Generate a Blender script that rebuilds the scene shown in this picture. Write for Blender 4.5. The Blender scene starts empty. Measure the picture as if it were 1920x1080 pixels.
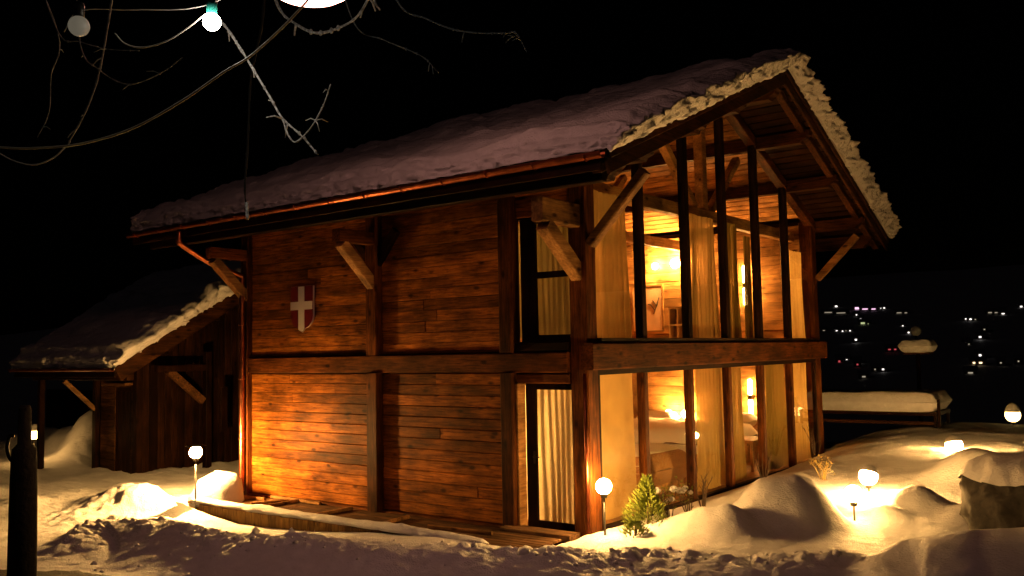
import bpy, math, random
import numpy as np
from mathutils import Vector, Matrix

random.seed(7)
S = bpy.context.scene
COL = S.collection

# ------------------------------------------------------------------ camera
CAM = Vector((7.3664, -11.5317, 2.7419))
YAW, PITCH, ROLL, FPX = 2.2214, 0.0707, -0.0195, 1694.2      # FPX for a 1920 px wide frame
_f = Vector((math.cos(PITCH)*math.cos(YAW), math.cos(PITCH)*math.sin(YAW), math.sin(PITCH)))
_r0 = Vector((math.sin(YAW), -math.cos(YAW), 0))
_u0 = _r0.cross(_f)
_r = math.cos(ROLL)*_r0 + math.sin(ROLL)*_u0
_u = -math.sin(ROLL)*_r0 + math.cos(ROLL)*_u0
cd = bpy.data.cameras.new('camera')
cam = bpy.data.objects.new('camera', cd)
COL.objects.link(cam)
cam.matrix_world = Matrix((( _r.x, _u.x, -_f.x, CAM.x), (_r.y, _u.y, -_f.y, CAM.y), (_r.z, _u.z, -_f.z, CAM.z), (0, 0, 0, 1)))
cd.sensor_width = 36
cd.lens = 36*FPX/1920
cd.clip_start = 0.1
cd.clip_end = 6000
S.camera = cam

def ray(px, py):
    return _f + _r*((px-960)/FPX) + _u*((540-py)/FPX)
def on(px, py, ax, v):
    i = 'xyz'.index(ax); d = ray(px, py)
    return CAM + d*((v-CAM[i])/d[i])
def at(px, py, depth):
    return CAM + ray(px, py)*depth

# ------------------------------------------------------------------ world, moon, exposure
w = bpy.data.worlds.new('World'); S.world = w; w.use_nodes = True
nt = w.node_tree
bg = nt.nodes['Background']
sky = nt.nodes.new('ShaderNodeTexSky'); sky.sky_type = 'NISHITA'; sky.sun_disc = False
SUN_EL, SUN_AZ = math.radians(35), math.radians(200)
sky.sun_elevation = math.radians(0.5); sky.sun_rotation = SUN_AZ
nt.links.new(sky.outputs[0], bg.inputs[0])
bg.inputs[1].default_value = 0.00012
sd = bpy.data.lights.new('moon', 'SUN'); sd.energy = 0.006; sd.angle = math.radians(0.5); sd.color = (1.0, 0.78, 0.85)
so = bpy.data.objects.new('moon', sd); COL.objects.link(so)
_sdir = Vector((math.sin(SUN_AZ)*math.cos(SUN_EL), math.cos(SUN_AZ)*math.cos(SUN_EL), math.sin(SUN_EL)))
so.rotation_euler = (-_sdir).to_track_quat('-Z', 'Y').to_euler()
S.view_settings.view_transform = 'Standard'; S.view_settings.look = 'None'
S.view_settings.exposure = 0.0; S.view_settings.gamma = 1.0; S.view_settings.use_curve_mapping = False
S.render.engine = 'CYCLES'
S.cycles.use_denoising = True
S.cycles.max_bounces = 7; S.cycles.diffuse_bounces = 4; S.cycles.transparent_max_bounces = 12
S.cycles.sample_clamp_indirect = 4.0
S.cycles.caustics_reflective = False; S.cycles.caustics_refractive = False

# ------------------------------------------------------------------ helpers
def world_inv(o):
    m = Matrix.Identity(4)
    chain = []
    while o: chain.append(o); o = o.parent
    for c in reversed(chain):
        m = m @ c.matrix_parent_inverse @ Matrix.LocRotScale(c.location, c.rotation_euler, c.scale)
    return m.inverted()

def put(o, parent):
    COL.objects.link(o)
    if parent:
        o.parent = parent
        o.matrix_parent_inverse = world_inv(parent)
    return o

def mesh(name, verts, faces, mat, parent=None, smooth=False):
    me = bpy.data.meshes.new(name)
    me.from_pydata([tuple(v) for v in verts], [], faces)
    me.materials.append(mat)
    if smooth:
        me.polygons.foreach_set('use_smooth', [True]*len(me.polygons))
    me.update()
    return put(bpy.data.objects.new(name, me), parent)

def tag(o, label=None, cat=None, group=None, kind=None):
    if label: o['label'] = label
    if cat: o['category'] = cat
    if group: o['group'] = group
    if kind: o['kind'] = kind
    return o

def empty(name, loc, label=None, cat=None, group=None):
    o = bpy.data.objects.new(name, None); o.location = loc; o.empty_display_size = 0.2
    COL.objects.link(o)
    return tag(o, label, cat, group)

def copy_tree(o, parent=None):
    c = o.copy(); COL.objects.link(c)
    if parent: c.parent = parent
    for ch in o.children: copy_tree(ch, c)
    return c

class MB:
    def __init__(s): s.v = []; s.f = []
    def add(s, vf):
        v, f = vf; n = len(s.v)
        s.v += [tuple(a) for a in v]; s.f += [tuple(i+n for i in q) for q in f]
        return s
    def build(s, name, mat, parent=None, smooth=False):
        return mesh(name, s.v, s.f, mat, parent, smooth)

def box_vf(a, b):
    x0, y0, z0 = a; x1, y1, z1 = b
    v = [(x0,y0,z0),(x1,y0,z0),(x1,y1,z0),(x0,y1,z0),(x0,y0,z1),(x1,y0,z1),(x1,y1,z1),(x0,y1,z1)]
    return v, [(3,2,1,0),(4,5,6,7),(0,1,5,4),(1,2,6,5),(2,3,7,6),(3,0,4,7)]

def beam_vf(p0, p1, w, h, up=(0,0,1), ch=0.012, jit=0.0):
    """chamfered squared timber from p0 to p1 (centre line); w across, h along 'up'"""
    p0 = Vector(p0); p1 = Vector(p1); d = (p1-p0).normalized(); up = Vector(up)
    if abs(d.dot(up)) > 0.98: up = Vector((0,1,0)) if abs(d.y) < .9 else Vector((1,0,0))
    s = d.cross(up).normalized(); u = s.cross(d).normalized()
    a, b = w/2, h/2
    ch = min(ch, a*.45, b*.45)
    prof = [(a-ch,-b),(a,-b+ch),(a,b-ch),(a-ch,b),(-a+ch,b),(-a,b-ch),(-a,-b+ch),(-a+ch,-b)]
    v = []
    for p in (p0, p1):
        for (x, y) in prof:
            v.append(p + s*(x+random.uniform(-jit,jit)) + u*(y+random.uniform(-jit,jit)))
    f = [(i, (i+1)%8, 8+(i+1)%8, 8+i) for i in range(8)]
    f = [tuple(reversed(q)) for q in f]
    f += [tuple(range(8)), tuple(reversed(range(8,16)))]
    return v, f

def beam(name, p0, p1, w, h, mat, parent=None, up=(0,0,1), ch=0.012, jit=0.0):
    v, f = beam_vf(p0, p1, w, h, up, ch, jit)
    return mesh(name, v, f, mat, parent)

def tube_vf(pts, radii, n=8, cap=True):
    pts = [Vector(p) for p in pts]; m = len(pts)
    if not hasattr(radii, '__len__'): radii = [radii]*m
    v = []; f = []
    prev = None
    for i, p in enumerate(pts):
        t = (pts[min(i+1,m-1)] - pts[max(i-1,0)]).normalized()
        if prev is None:
            ref = Vector((0,0,1)) if abs(t.z) < .9 else Vector((1,0,0))
            a = t.cross(ref).normalized()
        else:
            a = (prev - t*prev.dot(t)).normalized()
        prev = a; b = t.cross(a)
        for k in range(n):
            an = 2*math.pi*k/n
            v.append(p + (a*math.cos(an) + b*math.sin(an))*radii[i])
    for i in range(m-1):
        for k in range(n):
            f.append((i*n+k, i*n+(k+1)%n, (i+1)*n+(k+1)%n, (i+1)*n+k))
    if cap:
        f.append(tuple(reversed(range(n)))); f.append(tuple(range((m-1)*n, m*n)))
    return v, f

def tube(name, pts, radii, mat, parent=None, n=8):
    v, f = tube_vf(pts, radii, n)
    return mesh(name, v, f, mat, parent, smooth=True)

def lathe_vf(prof, c=(0,0,0), n=20):
    v = []; f = []; m = len(prof)
    for (r, z) in prof:
        for k in range(n):
            an = 2*math.pi*k/n
            v.append((c[0]+r*math.cos(an), c[1]+r*math.sin(an), c[2]+z))
    for i in range(m-1):
        for k in range(n):
            f.append((i*n+k, i*n+(k+1)%n, (i+1)*n+(k+1)%n, (i+1)*n+k))
    f.append(tuple(reversed(range(n)))); f.append(tuple(range((m-1)*n, m*n)))
    return v, f

def sphere_prof(r, a0=-89, a1=89, k=12, sx=1.0):
    return [(r*sx*math.cos(math.radians(a0+(a1-a0)*i/k)), r*math.sin(math.radians(a0+(a1-a0)*i/k))) for i in range(k+1)]

def spline(pts, k=6):
    """Catmull-Rom through pts"""
    P = [Vector(p) for p in pts]; P = [P[0]*2-P[1]] + P + [P[-1]*2-P[-2]]
    out = []
    for i in range(1, len(P)-2):
        for j in range(k):
            t = j/k; a, b, c, d = P[i-1:i+3]
            out.append(.5*((2*b)+(c-a)*t+(2*a-5*b+4*c-d)*t*t+(3*b-a-3*c+d)*t**3))
    out.append(P[-2]); return out

# numpy value noise
_rng = np.random.RandomState(3)
_PERM = _rng.permutation(512).astype(np.int64); _VAL = _rng.rand(512)*2-1
def noise3(x, y, z):
    xi = np.floor(x).astype(np.int64); yi = np.floor(y).astype(np.int64); zi = np.floor(z).astype(np.int64)
    fx = x-xi; fy = y-yi; fz = z-zi
    fx = fx*fx*fx*(fx*(fx*6-15)+10); fy = fy*fy*fy*(fy*(fy*6-15)+10); fz = fz*fz*fz*(fz*(fz*6-15)+10)
    def h(i, j, k): return _VAL[(_PERM[(_PERM[(_PERM[i & 511]+j) & 511]+k) & 511]) & 511]
    def l(a, b, t): return a+(b-a)*t
    return l(l(l(h(xi,yi,zi),h(xi+1,yi,zi),fx), l(h(xi,yi+1,zi),h(xi+1,yi+1,zi),fx), fy),
             l(l(h(xi,yi,zi+1),h(xi+1,yi,zi+1),fx), l(h(xi,yi+1,zi+1),h(xi+1,yi+1,zi+1),fx), fy), fz)
def fbm(x, y, z=0.0, s=1.0, o=4, g=.5):
    x = np.asarray(x, float)*s; y = np.asarray(y, float)*s; z = np.zeros_like(x)+z*s
    t = 0; a = 1; n = 0
    for i in range(o):
        t = t + a*noise3(x+17.3*i, y+5.1*i, z+9.7*i); n += a
        x, y, z = x*2.03, y*2.03, z*2.03; a *= g
    return t/n
def sstep(a, b, x):
    t = np.clip((x-a)/(b-a), 0, 1); return t*t*(3-2*t)

# ------------------------------------------------------------------ materials
def newmat(name):
    m = bpy.data.materials.new(name); m.use_nodes = True
    t = m.node_tree; p = t.nodes['Principled BSDF']
    return m, t, p

def N(t, typ, **kw):
    n = t.nodes.new(typ)
    for k, v in kw.items(): setattr(n, k, v)
    return n

def ramp(t, stops):
    r = t.nodes.new('ShaderNodeValToRGB')
    e = r.color_ramp.elements
    while len(e) < len(stops): e.new(.5)
    for i, (p, c) in enumerate(stops):
        e[i].position = p; e[i].color = (c[0], c[1], c[2], 1)
    return r

def wood(name, axis, dark, light, rough=.55, knots=True, var=.5, bump=.25):
    m, t, p = newmat(name)
    L = t.links.new
    tc = N(t, 'ShaderNodeTexCoord'); oi = N(t, 'ShaderNodeObjectInfo')
    off = N(t, 'ShaderNodeVectorMath', operation='MULTIPLY_ADD')
    L(oi.outputs['Random'], off.inputs[0]); off.inputs[1].default_value = (37, 21, 53); L(tc.outputs['Object'], off.inputs[2])
    mp = N(t, 'ShaderNodeMapping'); sc = [9, 9, 9]; sc['xyz'.index(axis)] = 0.7
    mp.inputs['Scale'].default_value = sc; L(off.outputs[0], mp.inputs[0])
    n1 = N(t, 'ShaderNodeTexNoise'); n1.inputs['Scale'].default_value = 3.2; n1.inputs['Detail'].default_value = 7; n1.inputs['Roughness'].default_value = .68
    n1.inputs['Distortion'].default_value = .6; L(mp.outputs[0], n1.inputs['Vector'])
    mp2 = N(t, 'ShaderNodeMapping'); s2 = [3.2, 3.2, 3.2]; s2['xyz'.index(axis)] = 1.1
    mp2.inputs['Scale'].default_value = s2; L(off.outputs[0], mp2.inputs[0])
    n2 = N(t, 'ShaderNodeTexNoise'); n2.inputs['Scale'].default_value = 1.3; n2.inputs['Detail'].default_value = 5; L(mp2.outputs[0], n2.inputs['Vector'])
    mid = [(a+b)/2 for a, b in zip(dark, light)]
    r = ramp(t, [(.36, dark), (.5, mid), (.64, light)]); L(n1.outputs[0], r.inputs[0])
    # blotches and plank-to-plank variation
    mr = N(t, 'ShaderNodeMapRange'); L(n2.outputs[0], mr.inputs[0]); mr.inputs[1].default_value = .32; mr.inputs[2].default_value = .68; mr.inputs[3].default_value = .45; mr.inputs[4].default_value = 1.4
    vr = N(t, 'ShaderNodeMapRange'); L(oi.outputs['Random'], vr.inputs[0]); vr.inputs[3].default_value = 1-var*.8; vr.inputs[4].default_value = 1+var*.5
    mu = N(t, 'ShaderNodeMath', operation='MULTIPLY'); L(mr.outputs[0], mu.inputs[0]); L(vr.outputs[0], mu.inputs[1])
    vm = N(t, 'ShaderNodeVectorMath', operation='SCALE'); L(r.outputs[0], vm.inputs[0]); L(mu.outputs[0], vm.inputs['Scale'])
    last = vm.outputs[0]
    n4 = N(t, 'ShaderNodeTexNoise'); n4.inputs['Scale'].default_value = .9; n4.inputs['Detail'].default_value = 6; n4.inputs['Roughness'].default_value = .65; L(tc.outputs['Object'], n4.inputs['Vector'])
    g4 = N(t, 'ShaderNodeMapRange'); L(n4.outputs[0], g4.inputs[0]); g4.inputs[1].default_value = .40; g4.inputs[2].default_value = .62; g4.inputs[3].default_value = .55; g4.inputs[4].default_value = 1.12
    v4 = N(t, 'ShaderNodeVectorMath', operation='SCALE'); L(last, v4.inputs[0]); L(g4.outputs[0], v4.inputs['Scale']); last = v4.outputs[0]
    if knots:
        mp3 = N(t, 'ShaderNodeMapping'); s3 = [5.5, 5.5, 5.5]; s3['xyz'.index(axis)] = 2.6
        mp3.inputs['Scale'].default_value = s3; L(off.outputs[0], mp3.inputs[0])
        vo = N(t, 'ShaderNodeTexVoronoi'); vo.inputs['Scale'].default_value = 1.0; L(mp3.outputs[0], vo.inputs['Vector'])
        kr = ramp(t, [(.10, (.12, .08, .06)), (.24, (1, 1, 1))]); L(vo.outputs['Distance'], kr.inputs[0])
        mk = N(t, 'ShaderNodeMix', data_type='RGBA', blend_type='MULTIPLY'); 
        sx = N(t, 'ShaderNodeSeparateColor'); L(vo.outputs['Color'], sx.inputs[0]); kg = N(t, 'ShaderNodeMapRange'); L(sx.outputs[0], kg.inputs[0]); kg.inputs[1].default_value = .5; kg.inputs[2].default_value = .6; kg.inputs[4].default_value = .9; L(kg.outputs[0], mk.inputs[0])
        L(last, mk.inputs[6]); L(kr.outputs[0], mk.inputs[7]); last = mk.outputs[2]
    L(last, p.inputs['Base Color'])
    p.inputs['Roughness'].default_value = rough; p.inputs['Specular IOR Level'].default_value = .05
    b = N(t, 'ShaderNodeBump'); b.inputs['Strength'].default_value = bump; b.inputs['Distance'].default_value = .02
    L(n1.outputs[0], b.inputs['Height']); L(b.outputs[0], p.inputs['Normal'])
    return m

def plain(name, c, rough=.5, metal=0.0, bump=0.0, bscale=20, var=0.0):
    m, t, p = newmat(name); L = t.links.new
    p.inputs['Base Color'].default_value = (*c, 1); p.inputs['Roughness'].default_value = rough; p.inputs['Metallic'].default_value = metal
    if bump or var:
        tc = N(t, 'ShaderNodeTexCoord'); n = N(t, 'ShaderNodeTexNoise'); n.inputs['Scale'].default_value = bscale; n.inputs['Detail'].default_value = 5
        L(tc.outputs['Object'], n.inputs['Vector'])
        if bump:
            b = N(t, 'ShaderNodeBump'); b.inputs['Strength'].default_value = bump; b.inputs['Distance'].default_value = .02
            L(n.outputs[0], b.inputs['Height']); L(b.outputs[0], p.inputs['Normal'])
        if var:
            r = ramp(t, [(.3, [a*(1-var) for a in c]), (.7, [min(1, a*(1+var)) for a in c])]); L(n.outputs[0], r.inputs[0]); L(r.outputs[0], p.inputs['Base Color'])
    return m

def emit(name, c, s, base=.8):
    m, t, p = newmat(name)
    p.inputs['Base Color'].default_value = (base, base*.94, base*.8, 1)
    p.inputs['Emission Color'].default_value = (*c, 1); p.inputs['Emission Strength'].default_value = s
    return m

WARM = (1.0, .52, .14)
wallc = ((.11, .027, .004), (.43, .145, .020))
postc = ((.045, .012, .0025), (.16, .050, .010))
W_X = wood('wall_wood', 'x', *wallc, var=.6)
W_XV = wood('wall_wood_vertical', 'z', *wallc, var=.4)
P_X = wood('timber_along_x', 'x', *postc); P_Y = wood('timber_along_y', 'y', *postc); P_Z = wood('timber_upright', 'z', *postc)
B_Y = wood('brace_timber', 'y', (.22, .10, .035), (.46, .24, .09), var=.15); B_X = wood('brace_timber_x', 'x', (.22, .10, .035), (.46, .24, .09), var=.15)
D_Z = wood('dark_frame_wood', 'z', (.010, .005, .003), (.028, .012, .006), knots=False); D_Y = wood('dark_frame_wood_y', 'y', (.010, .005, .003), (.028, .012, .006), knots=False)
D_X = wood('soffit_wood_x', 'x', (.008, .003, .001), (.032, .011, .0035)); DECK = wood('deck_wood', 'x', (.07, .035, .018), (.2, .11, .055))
DECKZ = wood('plank_edging_wood', 'z', (.22, .12, .035), (.5, .3, .10), var=.5)
I_X = wood('interior_wood', 'x', (.34, .16, .05), (.62, .33, .12), var=.25, bump=.1); I_Y = wood('interior_wood_y', 'y', (.34, .16, .05), (.62, .33, .12), var=.25, bump=.1)
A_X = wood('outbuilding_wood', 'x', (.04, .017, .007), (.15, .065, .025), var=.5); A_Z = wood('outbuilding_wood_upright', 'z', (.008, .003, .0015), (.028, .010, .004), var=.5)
RP_X = wood('purlin_wood', 'x', (.018, .006, .002), (.085, .03, .009))
BARGE = wood('barge_wood', 'y', (.02, .007, .0025), (.085, .031, .010))
COPPER2 = plain('bright_copper', (.62, .2, .10), .30, 1.0, var=.3, bscale=6)
COPPER = plain('copper', (.28, .075, .035), .36, 1.0, var=.35, bscale=6)
DARKMETAL = plain('dark_metal', (.03, .028, .025), .4, .8)
RED = plain('red_paint', (.11, .006, .009), .4, var=.15, bscale=8); WHITEP = plain('white_paint', (.82, .78, .74), .5)
LINEN = plain('white_linen', (.82, .79, .72), .85, bump=.4, bscale=9); THROW = plain('bed_throw', (.4, .2, .08), .95, bump=.8, bscale=60, var=.4)
GREYP = plain('pale_paint', (.62, .55, .45), .5)
STONE = plain('stone', (.035, .03, .025), .9, bump=.9, bscale=9, var=.45)
BARK = plain('bark', (.012, .010, .008), .95, bump=1.0, bscale=14, var=.5)
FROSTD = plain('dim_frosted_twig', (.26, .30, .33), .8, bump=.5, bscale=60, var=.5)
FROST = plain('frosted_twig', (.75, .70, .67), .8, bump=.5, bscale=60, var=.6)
WIRE = plain('cable', (.4, .38, .36), .6); TEAL = plain('teal_socket', (.03, .30, .26), .35)
LEAF = plain('conifer_needles', (.15, .19, .02), .7, var=.5, bscale=30); TWIG = plain('bare_twig', (.06, .035, .02), .9, var=.4)
SPRIG = plain('dry_sprig', (.34, .24, .07), .8, var=.4)

def snow_mat(name, c=(.86, .85, .87), grain=1.0):
    m, t, p = newmat(name); L = t.links.new
    tc = N(t, 'ShaderNodeTexCoord')
    n1 = N(t, 'ShaderNodeTexNoise'); n1.inputs['Scale'].default_value = 5; n1.inputs['Detail'].default_value = 6; n1.inputs['Roughness'].default_value = .6
    n2 = N(t, 'ShaderNodeTexNoise'); n2.inputs['Scale'].default_value = 45; n2.inputs['Detail'].default_value = 4
    for n in (n1, n2): L(tc.outputs['Object'], n.inputs['Vector'])
    ad = N(t, 'ShaderNodeMath', operation='MULTIPLY_ADD'); L(n2.outputs[0], ad.inputs[0]); ad.inputs[1].default_value = .4; L(n1.outputs[0], ad.inputs[2])
    b = N(t, 'ShaderNodeBump'); b.inputs['Strength'].default_value = .7*grain; b.inputs['Distance'].default_value = .05
    L(ad.outputs[0], b.inputs['Height']); L(b.outputs[0], p.inputs['Normal'])
    r = ramp(t, [(.3, [a*.88 for a in c]), (.65, c)]); L(n1.outputs[0], r.inputs[0]); L(r.outputs[0], p.inputs['Base Color'])
    p.inputs['Roughness'].default_value = .65; p.inputs['Specular IOR Level'].default_value = .25
    return m
SNOW = snow_mat('snow'); SNOWR = snow_mat('roof_snow_surface', (.84, .82, .86), 1.3)

def glass_mat():
    m = bpy.data.materials.new('window_glass'); m.use_nodes = True; t = m.node_tree
    for n in list(t.nodes):
        if n.type != 'OUTPUT_MATERIAL': t.nodes.remove(n)
    out = [n for n in t.nodes if n.type == 'OUTPUT_MATERIAL'][0]
    tr = N(t, 'ShaderNodeBsdfTransparent'); tr.inputs[0].default_value = (.93, .94, .9, 1)
    gl = N(t, 'ShaderNodeBsdfGlossy'); gl.inputs['Roughness'].default_value = .015
    lw = N(t, 'ShaderNodeLayerWeight'); lw.inputs[0].default_value = .5
    pw = N(t, 'ShaderNodeMath', operation='POWER'); t.links.new(lw.outputs['Facing'], pw.inputs[0]); pw.inputs[1].default_value = 5
    fr = N(t, 'ShaderNodeMath', operation='MULTIPLY_ADD'); t.links.new(pw.outputs[0], fr.inputs[0]); fr.inputs[1].default_value = .8; fr.inputs[2].default_value = .03
    mx = N(t, 'ShaderNodeMixShader'); L = t.links.new
    L(fr.outputs[0], mx.inputs[0]); L(tr.outputs[0], mx.inputs[1]); L(gl.outputs[0], mx.inputs[2]); L(mx.outputs[0], out.inputs[0])
    return m
GLASS = glass_mat()

def cloth_mat(name, c, trans=.5, clear=.12):
    m = bpy.data.materials.new(name); m.use_nodes = True; t = m.node_tree
    for n in list(t.nodes):
        if n.type != 'OUTPUT_MATERIAL': t.nodes.remove(n)
    out = [n for n in t.nodes if n.type == 'OUTPUT_MATERIAL'][0]; L = t.links.new
    tc = N(t, 'ShaderNodeTexCoord'); no = N(t, 'ShaderNodeTexNoise'); no.inputs['Scale'].default_value = 3; L(tc.outputs['Object'], no.inputs['Vector'])
    r = ramp(t, [(.3, [a*.8 for a in c]), (.7, c)]); L(no.outputs[0], r.inputs[0])
    d = N(t, 'ShaderNodeBsdfDiffuse'); l = N(t, 'ShaderNodeBsdfTranslucent'); mx = N(t, 'ShaderNodeMixShader'); mx.inputs[0].default_value = trans
    L(r.outputs[0], d.inputs[0]); L(r.outputs[0], l.inputs[0]); L(d.outputs[0], mx.inputs[1]); L(l.outputs[0], mx.inputs[2])
    tp = N(t, 'ShaderNodeBsdfTransparent'); m2 = N(t, 'ShaderNodeMixShader'); m2.inputs[0].default_value = clear
    L(mx.outputs[0], m2.inputs[1]); L(tp.outputs[0], m2.inputs[2]); L(m2.outputs[0], out.inputs[0])
    return m
CURTAIN = cloth_mat('curtain_cloth', (.68, .47, .17), .5, .2); CURTAIN_D = cloth_mat('dark_curtain_cloth', (.36, .26, .07), .45, .2); BLIND = cloth_mat('sheer_cloth', (.78, .56, .22), .5, .22)
CURTAIN_W = cloth_mat('pale_curtain_cloth', (.82, .74, .5), .6, 0.0); CURTAIN_S = cloth_mat('side_curtain_cloth', (.42, .34, .14), .45, 0.0)

# ------------------------------------------------------------------ the ground: one snow-covered sheet to the far hillside
CREST = [(120,1012,.10),(189,962,.26),(289,966,.28),(344,977,.28),(405,990,.28),(500,997,.3),(560,996,.32),(700,1004,.3),(940,1019,.28),(1100,1025,.25),(1240,1025,.22),(1330,1037,.22),(1470,1037,.25),(1570,1024,.3)]
CREST = [on(a, b, 'z', c) for a, b, c in CREST]
CREST2 = [(1560,1085,.1),(1610,1064,.2),(1650,1048,.3),(1700,1013,.45),(1770,997,.6),(1840,992,.72),(1960,985,.8)]
CREST2 = [on(a, b, 'z', c) for a, b, c in CREST2]
def polydist(x, y, P):
    best = np.full(x.shape, 1e9); hz = np.zeros(x.shape); side = np.zeros(x.shape)
    for a, b in zip(P[:-1], P[1:]):
        dx, dy = b.x-a.x, b.y-a.y; l2 = dx*dx+dy*dy
        t = np.clip(((x-a.x)*dx+(y-a.y)*dy)/l2, 0, 1)
        ex = x-(a.x+dx*t); ey = y-(a.y+dy*t); d = np.hypot(ex, ey)
        m = d < best
        best = np.where(m, d, best); hz = np.where(m, a.z+(b.z-a.z)*t, hz); side = np.where(m, np.sign(dx*(y-a.y)-dy*(x-a.x)), side)
    return best, hz, side
MOUNDS = [  # x, y, rx, ry, height, power
    (2.28, 1.80, .74, .66, .68, 4.0), (1.62, .75, .50, .36, .30, 2.2), (2.0, .95, .3, .5, .18, 2.0), (1.05, .55, .45, .35, .16, 2.0), (1.3, 1.5, .4, .4, .12, 2.0),
    (3.6, 3.9, .45, .5, .34, 2.6), (3.35, 3.0, .3, .3, .16, 2.0), (4.0, 6.6, .7, .6, .5, 2.6), (3.2, 4.6, .3, .3, .1, 2.0),
    (4.45, 3.4, .4, .5, .25, 2.0), (-8.0, -1.75, .6, .35, .22, 2.4), (-8.9, -1.95, .6, .45, .30, 2.4), (-7.2, -1.75, .5, .3, .12, 2.2), (-9.4, -2.3, .7, .4, .22, 2.0),
    (-11.0, -3.2, .5, .5, .18, 2.0), (-17.5, 1.2, .9, .5, .2, 2.0), (-19.6, 2.2, 1.5, .8, .75, 3.0), (-18.1, 2.0, .7, .7, 1.0, 2.2), (-22.5, 2.6, 1.6, .8, .6, 2.6), (-13.2, -3.0, .5, .4, .15, 2.0)]
def ground_h(x, y):
    x = np.asarray(x, float); y = np.asarray(y, float)
    n_big = fbm(x, y, 0, .35, 3); n_mid = fbm(x, y, 4, 1.6, 4); n_fine = fbm(x, y, 8, 6.0, 4, .6)
    # road rising towards the viewer
    z = -.10 + .15*np.clip(-4.9-y, 0, 9) + .03*n_mid + .025*n_fine
    # garden to the right of the glazed gable, climbing gently to the terrace edge
    gar = .06 + .36*sstep(0, 14, y) + .05*n_big + .03*n_mid + .012*n_fine
    gar = gar + .12*sstep(.3, 1.1, x)*sstep(3.0, 8.0, y) + .03*np.abs(n_mid)*sstep(.5, 1.5, x)
    k = sstep(-2.0, -.6, y)*sstep(-.6, .3, x)
    z = z*(1-k) + gar*k
    # in front of the deck
    k = sstep(-2.6, -1.7, y)*(1-sstep(-.7, .2, x))*sstep(-8.4, -7.9, x)*(1-sstep(.2, .8, y))
    z = z*(1-k) + k*(-.24 + .27*sstep(-6.2, -1.6, x) + .03*n_mid)
    # trodden yard on the left
    k = (1-sstep(-9.0, -8.2, x))*sstep(-4.5, -3.4, y)
    z = z*(1-k) + k*(-.02 + .09*n_mid + .05*n_fine + .05*n_big)
    # ploughed bank
    d, hz, sd = polydist(x, y, CREST)
    back = np.where(sd > 0, .42, .85)
    prof = np.exp(-(d/back)**2.2)
    z = np.maximum(z, z*(1-prof) + prof*(hz-.07)) + prof*(.07*n_mid + .05*n_fine*np.where(sd > 0, 1.2, .8)) + np.exp(-(d/.42)**2)*(.10*np.abs(fbm(x, y, 2, 5.5, 2, .5)) + .09*np.abs(fbm(x, y, 5, 12.0, 2, .5)) - .05)*sstep(-.35, .25, fbm(x, y, 9, .8, 2))
    d, hz, sd = polydist(x, y, CREST2)
    back = np.where(sd > 0, .30, 1.5)
    prof = np.exp(-(d/back)**2.0)
    z = np.maximum(z, z*(1-prof) + prof*hz) + prof*.03*n_mid
    for (mx, my, rx, ry, h, pw) in MOUNDS:
        q = np.hypot((x-mx)/rx, (y-my)/ry)
        z = z + h*np.exp(-q**pw)*(1+.10*n_mid)
    # under the deck and the houses
    k = sstep(-8.28, -8.22, x)*(1-sstep(-.12, -.06, x))*sstep(-1.40, -1.34, y)*(1-sstep(10.4, 10.5, y))
    z = z*(1-k) + k*(-.45)
    k = sstep(-8.5, -8.4, x)*(1-sstep(-.06, .05, x))*sstep(-.02, .04, y)*(1-sstep(10.4, 10.5, y))
    z = z*(1-k) + k*(-.45)
    k = sstep(-.1, 0, x)*(1-sstep(.12, .45, x))*sstep(.3, .8, y)*(1-sstep(10.2, 10.8, y))
    z = z*(1-k) + k*np.minimum(z, .03)
    # terrace edge, valley and the far hillside
    yy = y - 15.6 - .8*n_big
    fall = np.where(yy > 0, -.30*np.clip(yy, 0, 6) - .45*np.clip(yy-6, 0, 110), 0)
    hill = -52 + .135*np.clip(y-260, 0, 1300) + 9*fbm(x, y, 3, .006, 4)
    zz = np.where(y > 15, np.maximum(z + fall, np.where(y > 60, hill, -1e9)), z)
    return zz

def axis_lines(segs, far_lo, far_hi):
    out = []
    for a, b, st in segs: out += list(np.arange(a, b-1e-9, st))
    out.append(segs[-1][1])
    lo = [out[0]]; st = .4
    while lo[-1] > far_lo: lo.append(lo[-1]-st); st *= 1.25
    hi = [out[-1]]; st = .4
    while hi[-1] < far_hi: hi.append(hi[-1]+st); st *= 1.13
    return np.array(list(reversed(lo[1:])) + out + hi[1:])
gx = axis_lines([(-25, -12, .2), (-12, -9.6, .1), (-9.6, 5.5, .04), (5.5, 9, .12)], -2600, 2600)
gy = axis_lines([(-13, -6.5, .2), (-6.5, -4.4, .08), (-4.4, -.9, .032), (-.9, 5, .06), (5, 17, .15)], -400, 2600)
GX, GY = np.meshgrid(gx, gy)
GZ = ground_h(GX, GY)
nx, ny = len(gx), len(gy)
V = np.stack([GX.ravel(), GY.ravel(), GZ.ravel()], 1)
ii = (np.arange(ny-1)[:, None]*nx + np.arange(nx-1)[None, :]).ravel()
F = np.stack([ii, ii+1, ii+1+nx, ii+nx], 1)
me = bpy.data.meshes.new('ground')
me.vertices.add(len(V)); me.vertices.foreach_set('co', V.ravel())
me.loops.add(F.size); me.loops.foreach_set('vertex_index', F.ravel())
me.polygons.add(len(F)); me.polygons.foreach_set('loop_start', np.arange(0, F.size, 4)); 
me.polygons.foreach_set('use_smooth', np.ones(len(F), bool))
me.update(calc_edges=True); me.validate()
me.materials.append(SNOW)
ground = put(bpy.data.objects.new('ground', me), None); tag(ground, 'snow-covered ground with ploughed bank, running to the dark valley', 'snow', kind='structure')
def gz(x, y): return float(ground_h(np.array([x]), np.array([y]))[0])

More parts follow.
